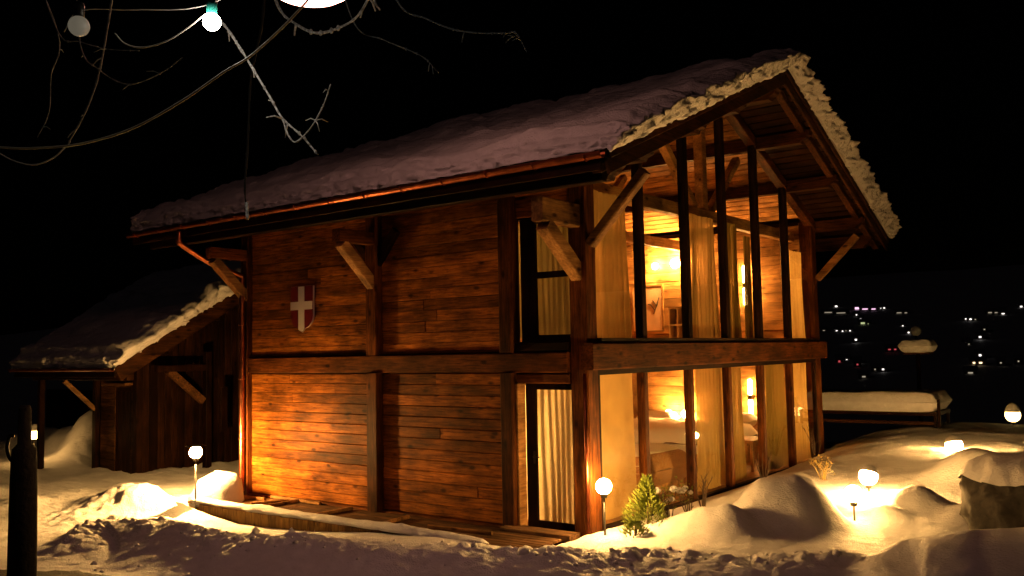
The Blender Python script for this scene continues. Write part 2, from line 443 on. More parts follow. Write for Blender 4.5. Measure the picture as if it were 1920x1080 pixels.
# road sheet before the bank, coloured dark in place of foreground shade
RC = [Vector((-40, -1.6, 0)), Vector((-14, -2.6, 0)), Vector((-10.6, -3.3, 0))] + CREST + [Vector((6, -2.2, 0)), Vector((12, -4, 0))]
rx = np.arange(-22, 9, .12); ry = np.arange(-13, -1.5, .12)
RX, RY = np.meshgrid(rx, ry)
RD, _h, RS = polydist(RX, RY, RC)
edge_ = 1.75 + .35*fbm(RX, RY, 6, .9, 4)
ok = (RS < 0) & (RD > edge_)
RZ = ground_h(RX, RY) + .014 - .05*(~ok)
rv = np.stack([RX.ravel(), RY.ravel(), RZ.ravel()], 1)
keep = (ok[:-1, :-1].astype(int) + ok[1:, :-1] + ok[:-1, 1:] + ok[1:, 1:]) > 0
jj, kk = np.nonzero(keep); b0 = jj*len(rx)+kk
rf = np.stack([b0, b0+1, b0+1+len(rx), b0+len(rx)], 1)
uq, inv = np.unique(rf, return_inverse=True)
ROAD_SHADE = plain('road_shade', (.022, .02, .019), .7, bump=.9, bscale=35, var=.4)
tag(mesh('road', rv[uq].tolist(), [tuple(q) for q in inv.reshape(-1, 4).tolist()], ROAD_SHADE, None, smooth=True), 'road in front of the snow bank, coloured dark for foreground shade', 'road', kind='structure')
# crumbled snow along the bank
rn = random.Random(9); cl = MB()
for i in range(140):
    k = rn.random()*(len(CREST)-1.001); a_, b_ = CREST[int(k)], CREST[int(k)+1]; t_ = k-int(k)
    c_ = a_.lerp(b_, t_); off = rn.gauss(-.05, .3)
    if rn.random() < .12: off = rn.uniform(-1.9, -.6)
    x_, y_ = c_.x + rn.gauss(0, .1) + .25*off*.3, c_.y + off
    r_ = min(.09, rn.lognormvariate(-3.7, .45))
    vv, ff = lathe_vf(sphere_prof(r_, k=4), (0, 0, 0), 6)
    vv = [(x_ + a*rn.uniform(.7, 1.3), y_ + b*rn.uniform(.7, 1.3), c*rn.uniform(.6, 1.1)) for a, b, c in vv]
    cl.add((vv, ff))
cv = np.array(cl.v); per = len(cv)//140
cz_ = ground_h(cv[::per, 0], cv[::per, 1])
cv[:, 2] += np.repeat(cz_, per)+.002
tag(mesh('snow_clods', cv.tolist(), cl.f, SNOW, None, smooth=True), 'crumbled snow clods along the ploughed bank', 'snow', kind='stuff')

# ------------------------------------------------------------------ the chalet
L_, W_ = 8.33, 10.42
XO, YE, ZE, YR, ZR = 1.28, 1.40, 5.38, 5.27, 8.10
SL = (ZR-ZE)/(YR+YE)
def roofz(y): return ZR - SL*abs(y-YR)
chalet = empty('chalet', (0, 0, 0), 'two-storey dark timber chalet with glazed gable and deep snow on its roof', 'chalet')

# side wall: backing + planks between posts
side = MB()
side.add(box_vf((-L_+.02, .07, -.4), (-1.62, .2, 5.9)))
side.add(box_vf((-1.62, .07, 2.36), (-.02, .2, 2.90)))
side.add(box_vf((-1.62, .07, 4.86), (-.02, .2, 5.9)))
side.add(box_vf((-1.62, .07, -.4), (-.02, .2, -.02)))
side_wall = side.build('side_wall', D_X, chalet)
def plank_rows(x0, x1, z0, z1, y, parent, mat, hh=.19, joints=True, name='plank', th=.045):
    n = max(1, round((z1-z0)/hh)); h = (z1-z0)/n
    for i in range(n):
        za = z0+i*h; zb = za+h
        cuts = [x0, x1]
        if joints and x1-x0 > 1.5:
            for k in range(random.choice([0, 0, 0, 0, 1])): cuts.append(random.uniform(x0+.5, x1-.5))
        cuts = sorted(cuts)
        for a, b in zip(cuts[:-1], cuts[1:]):
            off = random.uniform(-.006, .007); gp_ = random.choice([.002, .003, .003, .005, .009])
            beam(name, (a+.0015, y+th/2+off, (za+zb)/2), (b-.0015, y+th/2+off, (za+zb)/2+random.uniform(-.002, .002)), th, h-gp_, mat, parent, ch=.009)
# bays, lower and upper
plank_rows(-8.14, -4.64, .0, 2.40, 0, side_wall, W_X)
plank_rows(-4.36, -1.60, .0, 2.40, 0, side_wall, W_X)
plank_rows(-8.14, -4.64, 2.74, 5.75, 0, side_wall, W_X)
plank_rows(-4.36, -1.60, 2.74, 5.75, 0, side_wall, W_X)
plank_rows(-1.32, -.32, 4.88, 5.75, 0, side_wall, W_X, joints=False)
ew = [(.2, -.4), (W_, -.4), (W_, roofz(W_)-.2), (YR, ZR-.2), (.2, roofz(.2)-.2)]
mesh('end_wall', [(-8.32, a, b) for a, b in ew]+[(-8.16, a, b) for a, b in ew], [(4, 3, 2, 1, 0), (5, 6, 7, 8, 9)]+[(i, (i+1) % 5, (i+1) % 5+5, i+5) for i in range(5)], D_X, chalet)
# posts and beams
beam('post', (-8.25, -.01, -.3), (-8.25, -.01, 5.8), .22, .22, P_Z, chalet, up=(0, 1, 0))
beam('post', (-4.50, -.04, -.1), (-4.50, -.04, 2.41), .26, .24, P_Z, chalet, up=(0, 1, 0))
beam('post', (-4.50, -.04, 2.73), (-4.50, -.04, 5.3), .26, .24, P_Z, chalet, up=(0, 1, 0))
beam('post', (-1.46, -.02, -.1), (-1.46, -.02, 2.41), .27, .26, P_Z, chalet, up=(0, 1, 0), ch=.03)
beam('post', (-1.46, -.02, 2.73), (-1.46, -.02, 5.3), .27, .26, P_Z, chalet, up=(0, 1, 0), ch=.03)
beam('corner_post', (-.155, .14, -.2), (-.155, .14, 5.75), .31, .31, P_Z, chalet, up=(0, 1, 0), ch=.02)
beam('corner_post', (-.155, W_-.16, -.2), (-.155, W_-.16, 5.75), .31, .31, P_Z, chalet, up=(0, 1, 0), ch=.02)
beam('floor_beam', (-8.34, .01, 2.57), (-.32, .01, 2.57), .22, .31, P_X, chalet, ch=.015)
beam('sill_beam', (-8.33, .0, -.07), (-1.6, .0, -.07), .2, .13, P_X, chalet)
for (za, zb) in ((2.735, 2.80),):
    beam('skirting', (-8.14, -.01, 2.765), (-4.64, -.01, 2.765), .05, .05, P_X, chalet)
    beam('skirting', (-4.36, -.01, 2.765), (-1.60, -.01, 2.765), .05, .05, P_X, chalet)

# glazed door with its reveal, recessed
door = MB()
yd = .13
door.add(box_vf((-1.275, yd, -.02), (-1.09, yd+.05, 2.24))).add(box_vf((-1.09, yd, 2.14), (-.32, yd+.05, 2.24))).add(box_vf((-1.09, yd, -.02), (-.32, yd+.05, .10)))
door.add(box_vf((-.40, yd, .10), (-.32, yd+.05, 2.14)))
dr = door.build('door', D_Z, chalet); dr['label'] = 'dark framed glass door with pale curtain behind'
mesh('pane', *box_vf((-1.09, yd+.02, .10), (-.40, yd+.026, 2.14)), GLASS, dr)
hm = MB(); hm.add(tube_vf([(-1.12, yd-.002, 1.09), (-1.12, yd-.05, 1.09), (-1.0, yd-.05, 1.085)], .011, 8)); hm.add(box_vf((-1.145, yd-.008, .98), (-1.1, yd-.001, 1.17)))
hm.build('handle', DARKMETAL, dr)
beam('door_lintel', (-1.32, .06, 2.32), (-.32, .06, 2.32), .2, .15, P_X, chalet)
beam('door_jamb', (-1.30, .02, -.05), (-1.30, .02, 2.24), .05, .2, B_Y, chalet, up=(0, 1, 0))
beam('door_step', (-1.5, -.16, -.02), (-.2, -.16, -.02), .3, .1, DECK, chalet)

# upper side window
win = MB(); yw = .12
win.add(box_vf((-1.32, yw, 2.90), (-1.03, yw+.06, 4.86))).add(box_vf((-1.03, yw, 3.90), (-.32, yw+.06, 4.0))).add(box_vf((-1.03, yw, 2.90), (-.32, yw+.06, 3.0))).add(box_vf((-1.03, yw, 4.78), (-.32, yw+.06, 4.86)))
win.add(box_vf((-.36, yw, 3.0), (-.32, yw+.06, 3.90))).add(box_vf((-.36, yw, 4.0), (-.32, yw+.06, 4.78)))
wn = win.build('window', D_Z, chalet)
mesh('pane', *box_vf((-1.03, yw+.03, 3.0), (-.36, yw+.036, 3.90)), GLASS, wn)
mesh('pane', *box_vf((-1.03, yw+.03, 4.0), (-.36, yw+.036, 4.78)), GLASS, wn)
beam('window_board', (-1.32, .03, 2.81), (-.32, .03, 2.81), .2, .14, D_X, chalet)

# gable front: two glazed storeys
MUL = [1.76, 3.46, 5.12, 6.78, 8.46]
ed = [.31] + MUL + [W_-.31]
lowf = MB(); lowf.add(box_vf((-.12, .3, -.35), (-.02, W_-.3, .06))); lowf.add(box_vf((-.12, .3, 2.36), (-.03, W_-.3, 2.44)))
low = lowf.build('lower_glazing', D_Y, chalet)
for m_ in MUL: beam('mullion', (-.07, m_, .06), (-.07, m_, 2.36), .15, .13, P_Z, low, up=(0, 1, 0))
for a, b in zip(ed[:-1], ed[1:]): mesh('pane', *box_vf((-.075, a+.06, .06), (-.067, b-.06, 2.36)), GLASS, low)
for yv in (.34, W_-.34): beam('frame', (-.07, yv, .06), (-.07, yv, 2.36), .1, .06, D_Z, low, up=(0, 1, 0))
beam('gable_beam', (.0, -.02, 2.65), (.0, W_+.16, 2.65), .22, .41, P_Y, chalet, ch=.02)
upf = MB(); upf.add(box_vf((-.12, .3, 2.86), (.06, W_-.3, 2.93)))
upg = upf.build('upper_glazing', D_Y, chalet)
for m_ in MUL:
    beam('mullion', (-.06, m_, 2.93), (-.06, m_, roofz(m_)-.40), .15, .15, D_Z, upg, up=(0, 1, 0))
for a, b in zip(ed[:-1], ed[1:]):
    a2, b2 = a+.06, b-.06
    ym = [a2] + ([YR] if a2 < YR < b2 else []) + [b2]
    v = []; 
    for xx in (-.075, -.067):
        v += [(xx, a2, 2.93), (xx, b2, 2.93)] + [(xx, yy, roofz(yy)-.40) for yy in reversed(ym)]
    n = 2+len(ym)
    f = [tuple(range(n)), tuple(reversed(range(n, 2*n)))] + [(i, i+n, (i+1) % n+n, (i+1) % n) for i in range(n)]
    mesh('pane', v, f, GLASS, upg)
# gable rafters over the glazing
for s_ in (-1, 1):
    yb = 0.0 if s_ < 0 else 2*YR
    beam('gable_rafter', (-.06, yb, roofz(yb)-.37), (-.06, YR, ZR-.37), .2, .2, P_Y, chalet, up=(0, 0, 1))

# roof
rm = MB()
def roof_slab(x0, x1, t0, t1, mb):
    v = []
    for xx in (x0, x1):
        v += [(xx, -YE, ZE-t0), (xx, YR, ZR-t0), (xx, 2*YR+YE, ZE-t0), (xx, 2*YR+YE, ZE-t1), (xx, YR, ZR-t1), (xx, -YE, ZE-t1)]
    f = [(0, 1, 4, 5), (1, 2, 3, 4), (11, 10, 7, 6), (10, 9, 8, 7), (0, 6, 7, 1), (1, 7, 8, 2), (2, 8, 9, 3), (3, 9, 10, 4), (4, 10, 11, 5), (5, 11, 6, 0)]
    mb.add((v, f))
roof_slab(-10.2, 1.22, .0, .16, rm)
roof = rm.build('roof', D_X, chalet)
# soffit boards at the overhang (run along the ridge direction)
for s_ in (-1, 1):
    run = YR+YE; nb = 30
    for i in range(nb):
        d0 = .1+i*(run-.15)/nb; d1 = d0+(run-.15)/nb
        yy = YR + s_*(d0+d1)/2
        x0, x1 = -.15, 1.2
        if s_ < 0 and yy < -.15: x0 = -10.1
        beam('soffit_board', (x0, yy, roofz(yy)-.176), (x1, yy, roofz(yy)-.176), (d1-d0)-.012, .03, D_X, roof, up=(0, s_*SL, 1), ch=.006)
# purlins with shaped ends
def purlin(y, x0, x1, hh=.26, ww=.2, drop=.19):
    zt = roofz(y) - drop - abs(SL)*ww/2
    prof = [(x0, zt), (x1, zt), (x1, zt-hh*.42), (x1-.05, zt-hh*.5), (x1-.07, zt-hh*.66), (x1-.16, zt-hh*.8), (x1-.19, zt-hh), (x0, zt-hh)]
    n = len(prof)
    v = [(a, y-ww/2, b) for a, b in prof] + [(a, y+ww/2, b) for a, b in prof]
    f = [tuple(range(n)), tuple(reversed(range(n, 2*n)))] + [(i, i+n, (i+1) % n+n, (i+1) % n) for i in range(n)]
    f = [tuple(reversed(q)) for q in f]
    return mesh('purlin', v, f, RP_X, roof)
purlin(-.72, -9.7, 1.10, .30, .2, .2)
purlin(2*YR+.72, -6, 1.10, .30)
for y in (.12, 1.95, 3.65, 6.9, 8.6, 10.42): purlin(y, -6 if y > .2 else -9.7, 1.16)
purlin(YR, -6, 1.16, .32, .24, .22)
# outer rafters under the edge
for s_ in (-1, 1):
    ye = YR + s_*(YR+YE-.12)
    beam('edge_rafter', (1.02, ye, roofz(ye)-.25), (1.02, YR, ZR-.25), .14, .14, BARGE, roof)
    beam('barge_board', (1.255, YR+s_*(YR+YE), ZE-.16), (1.255, YR+s_*.02, ZR-.16), .05, .33, BARGE, roof, ch=.01)
    beam('barge_trim', (1.30, YR+s_*(YR+YE), ZE-.06), (1.30, YR+s_*.02, ZR-.06), .035, .12, BARGE, roof, ch=.008)
# eave fascia, gutter, downpipe
beam('fascia', (-10.2, -YE-.025, ZE-.165), (1.19, -YE-.025, ZE-.165), .04, .2, D_X, roof)
beam('eave_beam', (-10.0, -1.12, 5.11), (1.05, -1.12, 5.11), .12, .16, D_X, roof)
g = MB()
gp = []
for k in range(9):
    an = math.pi + math.pi*k/8
    gp.append((-YE-.115+.075*math.cos(an), ZE-.045+.085*math.sin(an)))
for k in range(8, -1, -1):
    an = math.pi + math.pi*k/8
    gp.append((-YE-.115+.066*math.cos(an), ZE-.040+.076*math.sin(an)))
n = len(gp)
v = [(-10.25, a, b) for a, b in gp] + [(1.27, a, b) for a, b in gp]
f = [tuple(range(n))[::-1], tuple(range(n, 2*n))] + [(i, (i+1) % n, (i+1) % n+n, i+n) for i in range(n)]
gut = mesh('gutter', v, f, COPPER, roof, smooth=False)
gut['label'] = 'long copper gutter'
for i in range(14):
    x = -9.9 + i*.84
    tube('gutter_bracket', [(x, -YE-.12+.082*math.cos(math.pi+math.pi*k/6), ZE-.045+.092*math.sin(math.pi+math.pi*k/6)) for k in range(7)], .009, COPPER, roof, 6)
px_ = -8.42
dp = tube('downpipe', spline([(px_, -1.5, 5.22), (px_, -1.5, 5.06), (px_, -1.44, 4.96), (px_+.06, -.8, 4.62), (-8.22, -.24, 4.40), (-8.21, -.2, 4.30), (-8.21, -.2, 3.6), (-8.21, -.2, 1.6), (-8.21, -.2, .05)], 5), .056, COPPER2, chalet, 12)
for z in (3.4, 2.3, 1.1): tube('pipe_clip', [(-8.21, -.2, z-.015), (-8.21, -.2, z+.015)], .066, COPPER2, dp, 12)
tube('downpipe', [(-.02, -.075, 2.4), (-.02, -.075, .05)], .03, COPPER, chalet, 10)

# joists and braces holding the eave
def eave_brace(x, lit=True):
    m1 = P_Y
    beam('joist', (x, .0, 4.83), (x, -.96, 4.83), .2, .22, m1, chalet)
    beam('brace', (x, -.02, 3.92), (x, -.85, 4.70), .19, .19, B_Y, chalet, ch=.02)
eave_brace(-8.25); eave_brace(-4.50)
beam('joist', (-.17, -.02, 4.80), (-.17, -1.0, 4.80), .2, .36, B_Y, chalet, ch=.02)
beam('brace', (-.17, .06, 3.90), (-.17, -.84, 4.60), .2, .24, B_Y, chalet, ch=.02)
# dark knee on the middle post
for s_ in (-1, 1):
    beam('knee', (-4.5, -.02, 4.30), (-4.5+s_*.55, -.02, 4.95), .16, .16, D_X, chalet)
# braces under the gable overhang
beam('brace', (.02, .12, 4.36), (1.0, .12, 5.36), .17, .15, B_X, chalet, ch=.02)
beam('brace', (.02, W_-.05, 4.36), (1.0, W_-.05, 5.34), .17, .15, B_X, chalet, ch=.02)

# inside: floors, walls, ceiling boards, tie beam and struts
XI = -6.0
mesh('floor', *box_vf((XI, .2, -.04), (-.13, W_-.2, .05)), I_Y, chalet)
mesh('floor', *box_vf((XI, .2, 2.52), (-.13, W_-.2, 2.90)), I_Y, chalet)
iw = MB(); bw_ = [(.2, -.04), (W_-.2, -.04), (W_-.2, roofz(W_-.2)-.2), (YR, ZR-.2), (.2, roofz(.2)-.2)]
iw.add(([(XI-.15, a, b) for a, b in bw_]+[(XI, a, b) for a, b in bw_], [(4, 3, 2, 1, 0), (5, 6, 7, 8, 9)]+[(i, (i+1) % 5, (i+1) % 5+5, i+5) for i in range(5)])); back_wall = iw.build('inner_wall', I_Y, chalet)
iw = MB(); iw.add(box_vf((XI, W_-.14, -.3), (-.32, W_, 5.8))); far_wall = iw.build('far_side_wall', D_X, chalet)
plank_rows(XI, -.32, .05, 2.5, W_-.19, far_wall, I_X, hh=.24, joints=False)
plank_rows(XI, -.32, 2.92, 5.7, W_-.19, far_wall, I_X, hh=.24, joints=False)
for i in range(11):
    z0 = .05+i*.24
    if z0 < 2.4: beam('plank', (XI+.02, .2, z0+.115), (XI+.02, W_-.2, z0+.115), .04, .23, I_Y, back_wall)
for i in range(18):
    z0 = 2.92+i*.24; half = (ZR-.3-z0-.24)/SL
    beam('plank', (XI+.02, max(.2, YR-half), z0+.115), (XI+.02, min(W_-.2, YR+half), z0+.115), .04, .23, I_Y, back_wall)
for s_ in (-1, 1):
    for i in range(24):
        d0 = .05+i*.205; yy = YR+s_*(d0+.1)
        beam('ceiling_board', (XI, yy, roofz(yy)-.185), (-.2, yy, roofz(yy)-.185), .195, .03, I_X, roof, up=(0, s_*SL, 1), ch=.006)
beam('tie_beam', (-.55, .2, 5.42), (-.55, W_-.2, 5.42), .18, .24, I_Y, chalet)
beam('tie_beam', (-3.4, .2, 5.42), (-3.4, W_-.2, 5.42), .18, .24, I_Y, chalet)
for xx in (-.55, -3.4):
    beam('strut', (xx, 4.9, 5.55), (xx, 3.4, 6.85), .16, .16, I_Y, chalet); beam('strut', (xx, 5.64, 5.55), (xx, 7.1, 6.85), .16, .16, I_Y, chalet)
    beam('king_post', (xx, YR, 5.55), (xx, YR, 7.6), .2, .18, I_Y, chalet)

# ------------------------------------------------------------------ snow on the chalet roof
def snow_roof(name, x0, x1, y0, yr, y1, ze, sl, T, label, fine=.07, seed=0.0, fy=.07, nt=9):
    """closed quilt of snow over a gable roof; lumpy on top and on its cut faces"""
    zr = ze + sl*(yr-y0)
    def rz(y): return zr - sl*np.abs(y-yr)
    xs = np.linspace(x0, x1, int((x1-x0)/fine)+1); ys = np.concatenate([np.linspace(y0, yr, int((yr-y0)/fy)+1)[:-1], np.linspace(yr, y1, int((y1-yr)/fy)+1)])
    xs = np.concatenate([xs[:-6], np.linspace(xs[-6], x1, 12)])
    tv = np.linspace(0, 1, nt)
    verts = []; faces = []; ids = {}
    X = []; Y = []; Tt = []
    def vid(i, j, k):
        key = (i, j, k)
        if key not in ids:
            ids[key] = len(X); X.append(xs[i]); Y.append(ys[j]); Tt.append(tv[k])
        return ids[key]
    ni, nj, nk = len(xs), len(ys), len(tv)
    K = nk-1
    for i in range(ni-1):
        for j in range(nj-1):
            faces.append((vid(i, j, K), vid(i+1, j, K), vid(i+1, j+1, K), vid(i, j+1, K)))
    for k in range(K):
        for j in range(nj-1):
            faces.append((vid(ni-1, j, k), vid(ni-1, j+1, k), vid(ni-1, j+1, k+1), vid(ni-1, j, k+1)))
            faces.append((vid(0, j+1, k), vid(0, j, k), vid(0, j, k+1), vid(0, j+1, k+1)))
        for i in range(ni-1):
            faces.append((vid(i, 0, k), vid(i+1, 0, k), vid(i+1, 0, k+1), vid(i, 0, k+1)))
            faces.append((vid(i+1, nj-1, k), vid(i, nj-1, k), vid(i, nj-1, k+1), vid(i+1, nj-1, k+1)))
    for i in range(ni-14, ni-1):   # underside of the overhanging lip
        for j in range(nj-1): faces.append((vid(i, j+1, 0), vid(i+1, j+1, 0), vid(i+1, j, 0), vid(i, j, 0)))
    for i in range(ni-14):
        for j in range(3): faces.append((vid(i, j+1, 0), vid(i+1, j+1, 0), vid(i+1, j, 0), vid(i, j, 0)))
    X = np.array(X); Y = np.array(Y); Tt = np.array(Tt)
    # distance to the edges for rounding
    ex = np.minimum(X-x0, x1-X); ey = np.minimum(Y-y0, y1-Y)
    rnd = .14
    edge = np.minimum(ex, ey)
    th = T*(1 - .22*np.clip(1-edge/rnd, 0, 1)**2)
    top = Tt
    big = fbm(X, Y, seed, .55, 3); mid = fbm(X, Y, seed+3, 2.1, 4, .55)
    lump = fbm(X, Y, seed+7, 4.5, 3, .5)
    crest = np.abs(fbm(X*.5, Y*1.5, seed+11, 1.7, 2, .45))
    Z = rz(Y) + th*Tt + Tt*(.12*big + .05*mid + .06*lump + .17*crest - .05)
    Z = Z + np.clip(1-(x1-X)/.10, 0, 1)*(1-Tt)*(-.02-.07*np.abs(fbm(Y, Y*0, seed+2, 5.0, 3, .6)))
    # faces pushed in and out by lumps
    bulge = .07*np.sin(np.pi*np.clip(Tt, 0, 1)) 
    zz = Z
    def lumps3(a, b, c): 
        return .45*np.abs(fbm(a, b, c, 3.6, 1)) + .7*np.abs(fbm(a+9, b, c, 8.0, 1)) + .4*np.abs(fbm(a+3, b, c, 14.0, 1))
    fl = lumps3(Y*1.0, zz*1.6, seed)
    r_ = np.clip(1-(x1-X)/.12, 0, 1); l_ = np.clip(1-(X-x0)/.12, 0, 1)
    back = .16*np.clip((Tt-.6)/.4, 0, 1)**2
    X2 = X + r_*(fl*.17 - .16 + .26*np.clip(Tt/.85, 0, 1)**.8 - .12*np.clip((Tt-.85)/.15, 0, 1)**2) - l_*(fl*.16-.06-back)
    fl2 = lumps3(X*1.0, zz*1.6, seed+4)
    r_ = np.clip(1-(y1-Y)/.12, 0, 1); l_ = np.clip(1-(Y-y0)/.12, 0, 1)
    Y2 = Y + r_*(fl2*.14-.05-back) - l_*(fl2*.14-.05-back)
    return mesh(name, np.stack([X2, Y2, Z], 1).tolist(), faces, SNOWR, None, smooth=True)
rs = snow_roof('roof_snow', -10.25, 1.43, -YE-.02, YR, 2*YR+YE, ZE+.005, SL, .36, '', fine=.06, fy=.036, nt=14)
tag(rs, 'thick lumpy snow blanket lying on the big chalet roof', 'snow', kind='stuff')

# shield with white cross
sh = empty('wall_shield', (-6.52, -.03, 3.2), 'red heraldic shield with white cross on the plank side wall', 'shield')
def shield_outline(cx, top, wd, ht, k=10):
    pts = [(cx-wd/2, top), (cx+wd/2, top), (cx+wd/2, top-ht*.62)]
    for i in range(1, k): 
        t = i/k; pts.append((cx+wd/2*math.cos(t*math.pi/2)**.8, top-ht*.62-ht*.30*math.sin(t*math.pi/2)))
    pts.append((cx, top-ht))
    L2 = [(2*cx-a, b) for a, b in reversed(pts[2:-1])]
    return pts + L2
ol = shield_outline(-6.52, 4.10, .66, .90)
def plate(ol, y0, y1):
    n = len(ol); v = [(a, y0, b) for a, b in ol]+[(a, y1, b) for a, b in ol]
    f = [tuple(range(n))[::-1], tuple(range(n, 2*n))]+[(i, (i+1) % n, (i+1) % n+n, i+n) for i in range(n)]
    return v, [tuple(reversed(q)) for q in f]
mesh('rim', *plate(ol, -.045, -.012), WHITEP, sh)
ol2 = [(-6.52+(a+6.52)*.99-.003, 3.65+(b-3.65)*.992) for a, b in ol]
mesh('field', *plate(ol2, -.055, -.0455), RED, sh)
mesh('cross', *plate([(-6.61, 4.09), (-6.43, 4.09), (-6.43, 3.80), (-6.195, 3.80), (-6.195, 3.64), (-6.43, 3.64), (-6.43, 3.255), (-6.52, 3.215), (-6.61, 3.255), (-6.61, 3.64), (-6.845, 3.64), (-6.845, 3.80), (-6.61, 3.80)], -.062, -.0555), WHITEP, sh)

# ------------------------------------------------------------------ furnishings seen through the glass
def curtain(x, y0, y1, z0, z1, mat, label, folds=7, amp=.05, flare=0.0, axis='y', name='curtain'):
    nu, nv = folds*8, 8; v = []; f = []
    ph = random.uniform(0, 6)
    for j in range(nv+1):
        t = j/nv; z = z1+(z0-z1)*t
        for i in range(nu+1):
            s = i/nu; yy = y0+(y1-y0)*(s + flare*t*(s-.5)) 
            a = amp*(.55+.45*t)*(.7+.3*math.sin(5*s+ph*2))*math.sin(2*math.pi*folds*(s+.025*math.sin(9*s+ph))+ph+.7*math.sin(3*s+1.3*t)) + .02*math.sin(11*s+3*t)
            v.append((x+a, yy, z) if axis == 'y' else (yy, x+a, z))
    for j in range(nv):
        for i in range(nu):
            a = j*(nu+1)+i; f.append((a, a+1, a+nu+2, a+nu+1))
    o = mesh(name, v, f, mat, None, smooth=True)
    return tag(o, label, 'curtain')
CX = -.24
def gcurt(y0, y1, z0, z1, mat, lab, folds, amp): curtain(CX, y0+.4, y1+.4, z0, z1, mat, lab, folds+2, amp*1.35)
gcurt(.0, 1.30, 2.93, 5.30, CURTAIN, 'gathered amber curtain behind the first upper gable pane, beside corner post', 6, .045)
gcurt(3.6, 4.75, 2.93, 5.3, CURTAIN, 'amber curtain in the middle of the upper gable glazing', 5, .05)
gcurt(5.3, 5.85, 2.93, 5.3, CURTAIN_D, 'narrow dark curtain right of the tallest upper mullion', 4, .045)
gcurt(6.15, 6.5, 2.93, 5.1, CURTAIN_D, 'narrow dark curtain left of the fourth upper mullion', 4, .045)
gcurt(8.62, 9.75, 2.93, 5.0, CURTAIN, 'amber curtain at the far right end of the upper glazing', 6, .04)
gcurt(.0, 1.36, .08, 2.36, BLIND, 'flat pale blind behind the lower pane beside the lit corner post', 2, .008)
gcurt(3.68, 4.90, .08, 2.36, CURTAIN, 'amber curtain behind the third lower pane of the gable', 6, .045)
gcurt(5.3, 5.8, .08, 2.36, CURTAIN, 'narrow amber curtain behind the fourth lower pane', 3, .045)
gcurt(6.95, 8.2, .08, 2.36, CURTAIN_D, 'olive curtain behind the fifth lower pane of the gable', 6, .045)
gcurt(8.75, 9.75, .08, 2.36, CURTAIN, 'amber curtain behind the last lower pane, farthest from corner lamp', 6, .035)
curtain(.27, -1.5, -.36, .06, 2.2, CURTAIN_W, 'pale gathered curtain hanging behind the glass door', 9, .055, axis='x')
curtain(.27, -1.5, -.36, 2.95, 4.84, CURTAIN_S, 'dim gathered curtain behind the upper side window', 10, .05, axis='x')

YB = W_-.24
def bulb_lamp(name, p, r, col, s, label, cat='lamp', shade=None, group=None):
    o = empty(name, p, label, cat, group)
    mesh('bulb', *lathe_vf(sphere_prof(r), p), emit(name+'_glow', col, s), o, smooth=True)
    return o
IW = (1.0, .47, .13)
# wall lamps upstairs
p = on(1228, 499, 'y', YB-.12); o = bulb_lamp('wall_lamp', p, .085, IW, 850, 'small round lit wall lamp in the upper room, left of the larger glow')
tube('arm', [p+Vector((0, .0, -.07)), p+Vector((0, .1, -.1)), p+Vector((0, .12, -.02))], .012, DARKMETAL, o)
p = on(1266, 494, 'y', YB-.16); o = bulb_lamp('wall_lamp', p, .12, IW, 1150, 'larger lit wall lamp in the upper room throwing light up the boards')
tube('arm', [p+Vector((0, .0, -.1)), p+Vector((0, .12, -.14)), p+Vector((0, .16, -.02))], .014, DARKMETAL, o)
# painting
a = on(1184, 537, 'y', YB-.05); b = on(1245, 622, 'y', YB-.05)
pt = empty('painting', (a.x, YB-.03, b.z), 'framed canvas with dark brush strokes on the upper back wall', 'painting')
mesh('canvas', *box_vf((a.x+.04, YB-.045, b.z+.04), (b.x-.04, YB-.012, a.z-.04)), plain('canvas', (.75, .5, .32), .8, var=.12, bscale=4), pt)
pf = MB(); pf.add(box_vf((a.x, YB-.06, b.z), (a.x+.04, YB-.01, a.z))).add(box_vf((b.x-.04, YB-.06, b.z), (b.x, YB-.01, a.z))).add(box_vf((a.x+.04, YB-.06, a.z-.04), (b.x-.04, YB-.01, a.z))).add(box_vf((a.x+.04, YB-.06, b.z), (b.x-.04, YB-.01, b.z+.04)))
pf.build('frame', I_X, pt)
cx, cz = (a.x+b.x)/2, (a.z+b.z)/2; st = MB()
for q in ([(.18, -.15), (.28, .08), (.36, .3)], [(.22, -.05), (.1, .1), (.02, .12)], [(.28, .05), (.16, .22)], [(-.35, -.3), (-.2, -.42), (-.05, -.5)]):
    st.add(tube_vf([(cx+u, YB-.047, cz+v_) for u, v_ in q], .014, 6))
st.build('brush_stroke', DARKMETAL, pt)
# white cabinet with open squares
a = on(1253, 577, 'y', YB-.35); b = on(1288, 633, 'y', YB-.35); zb = 2.9
cb = empty('cabinet', (a.x, YB-.35, zb), 'small white cabinet with dark square openings in the upper room', 'cabinet')
cm = MB(); wd = b.x-a.x; hz = a.z-zb
for xx in (a.x, a.x+wd/2-.02, b.x-.04): cm.add(box_vf((xx, YB-.35, zb), (xx+.04, YB-.02, a.z)))
for k in range(3): 
    z0 = zb+k*(hz-.04)/2
    for x0, x1 in ((a.x+.04, a.x+wd/2-.02), (a.x+wd/2+.02, b.x-.04)): cm.add(box_vf((x0, YB-.348, z0), (x1, YB-.02, z0+.04)))
cm.build('frame', GREYP, cb); mesh('back_panel', *box_vf((a.x, YB-.018, zb), (b.x, YB-.008, a.z)), I_X, cb)
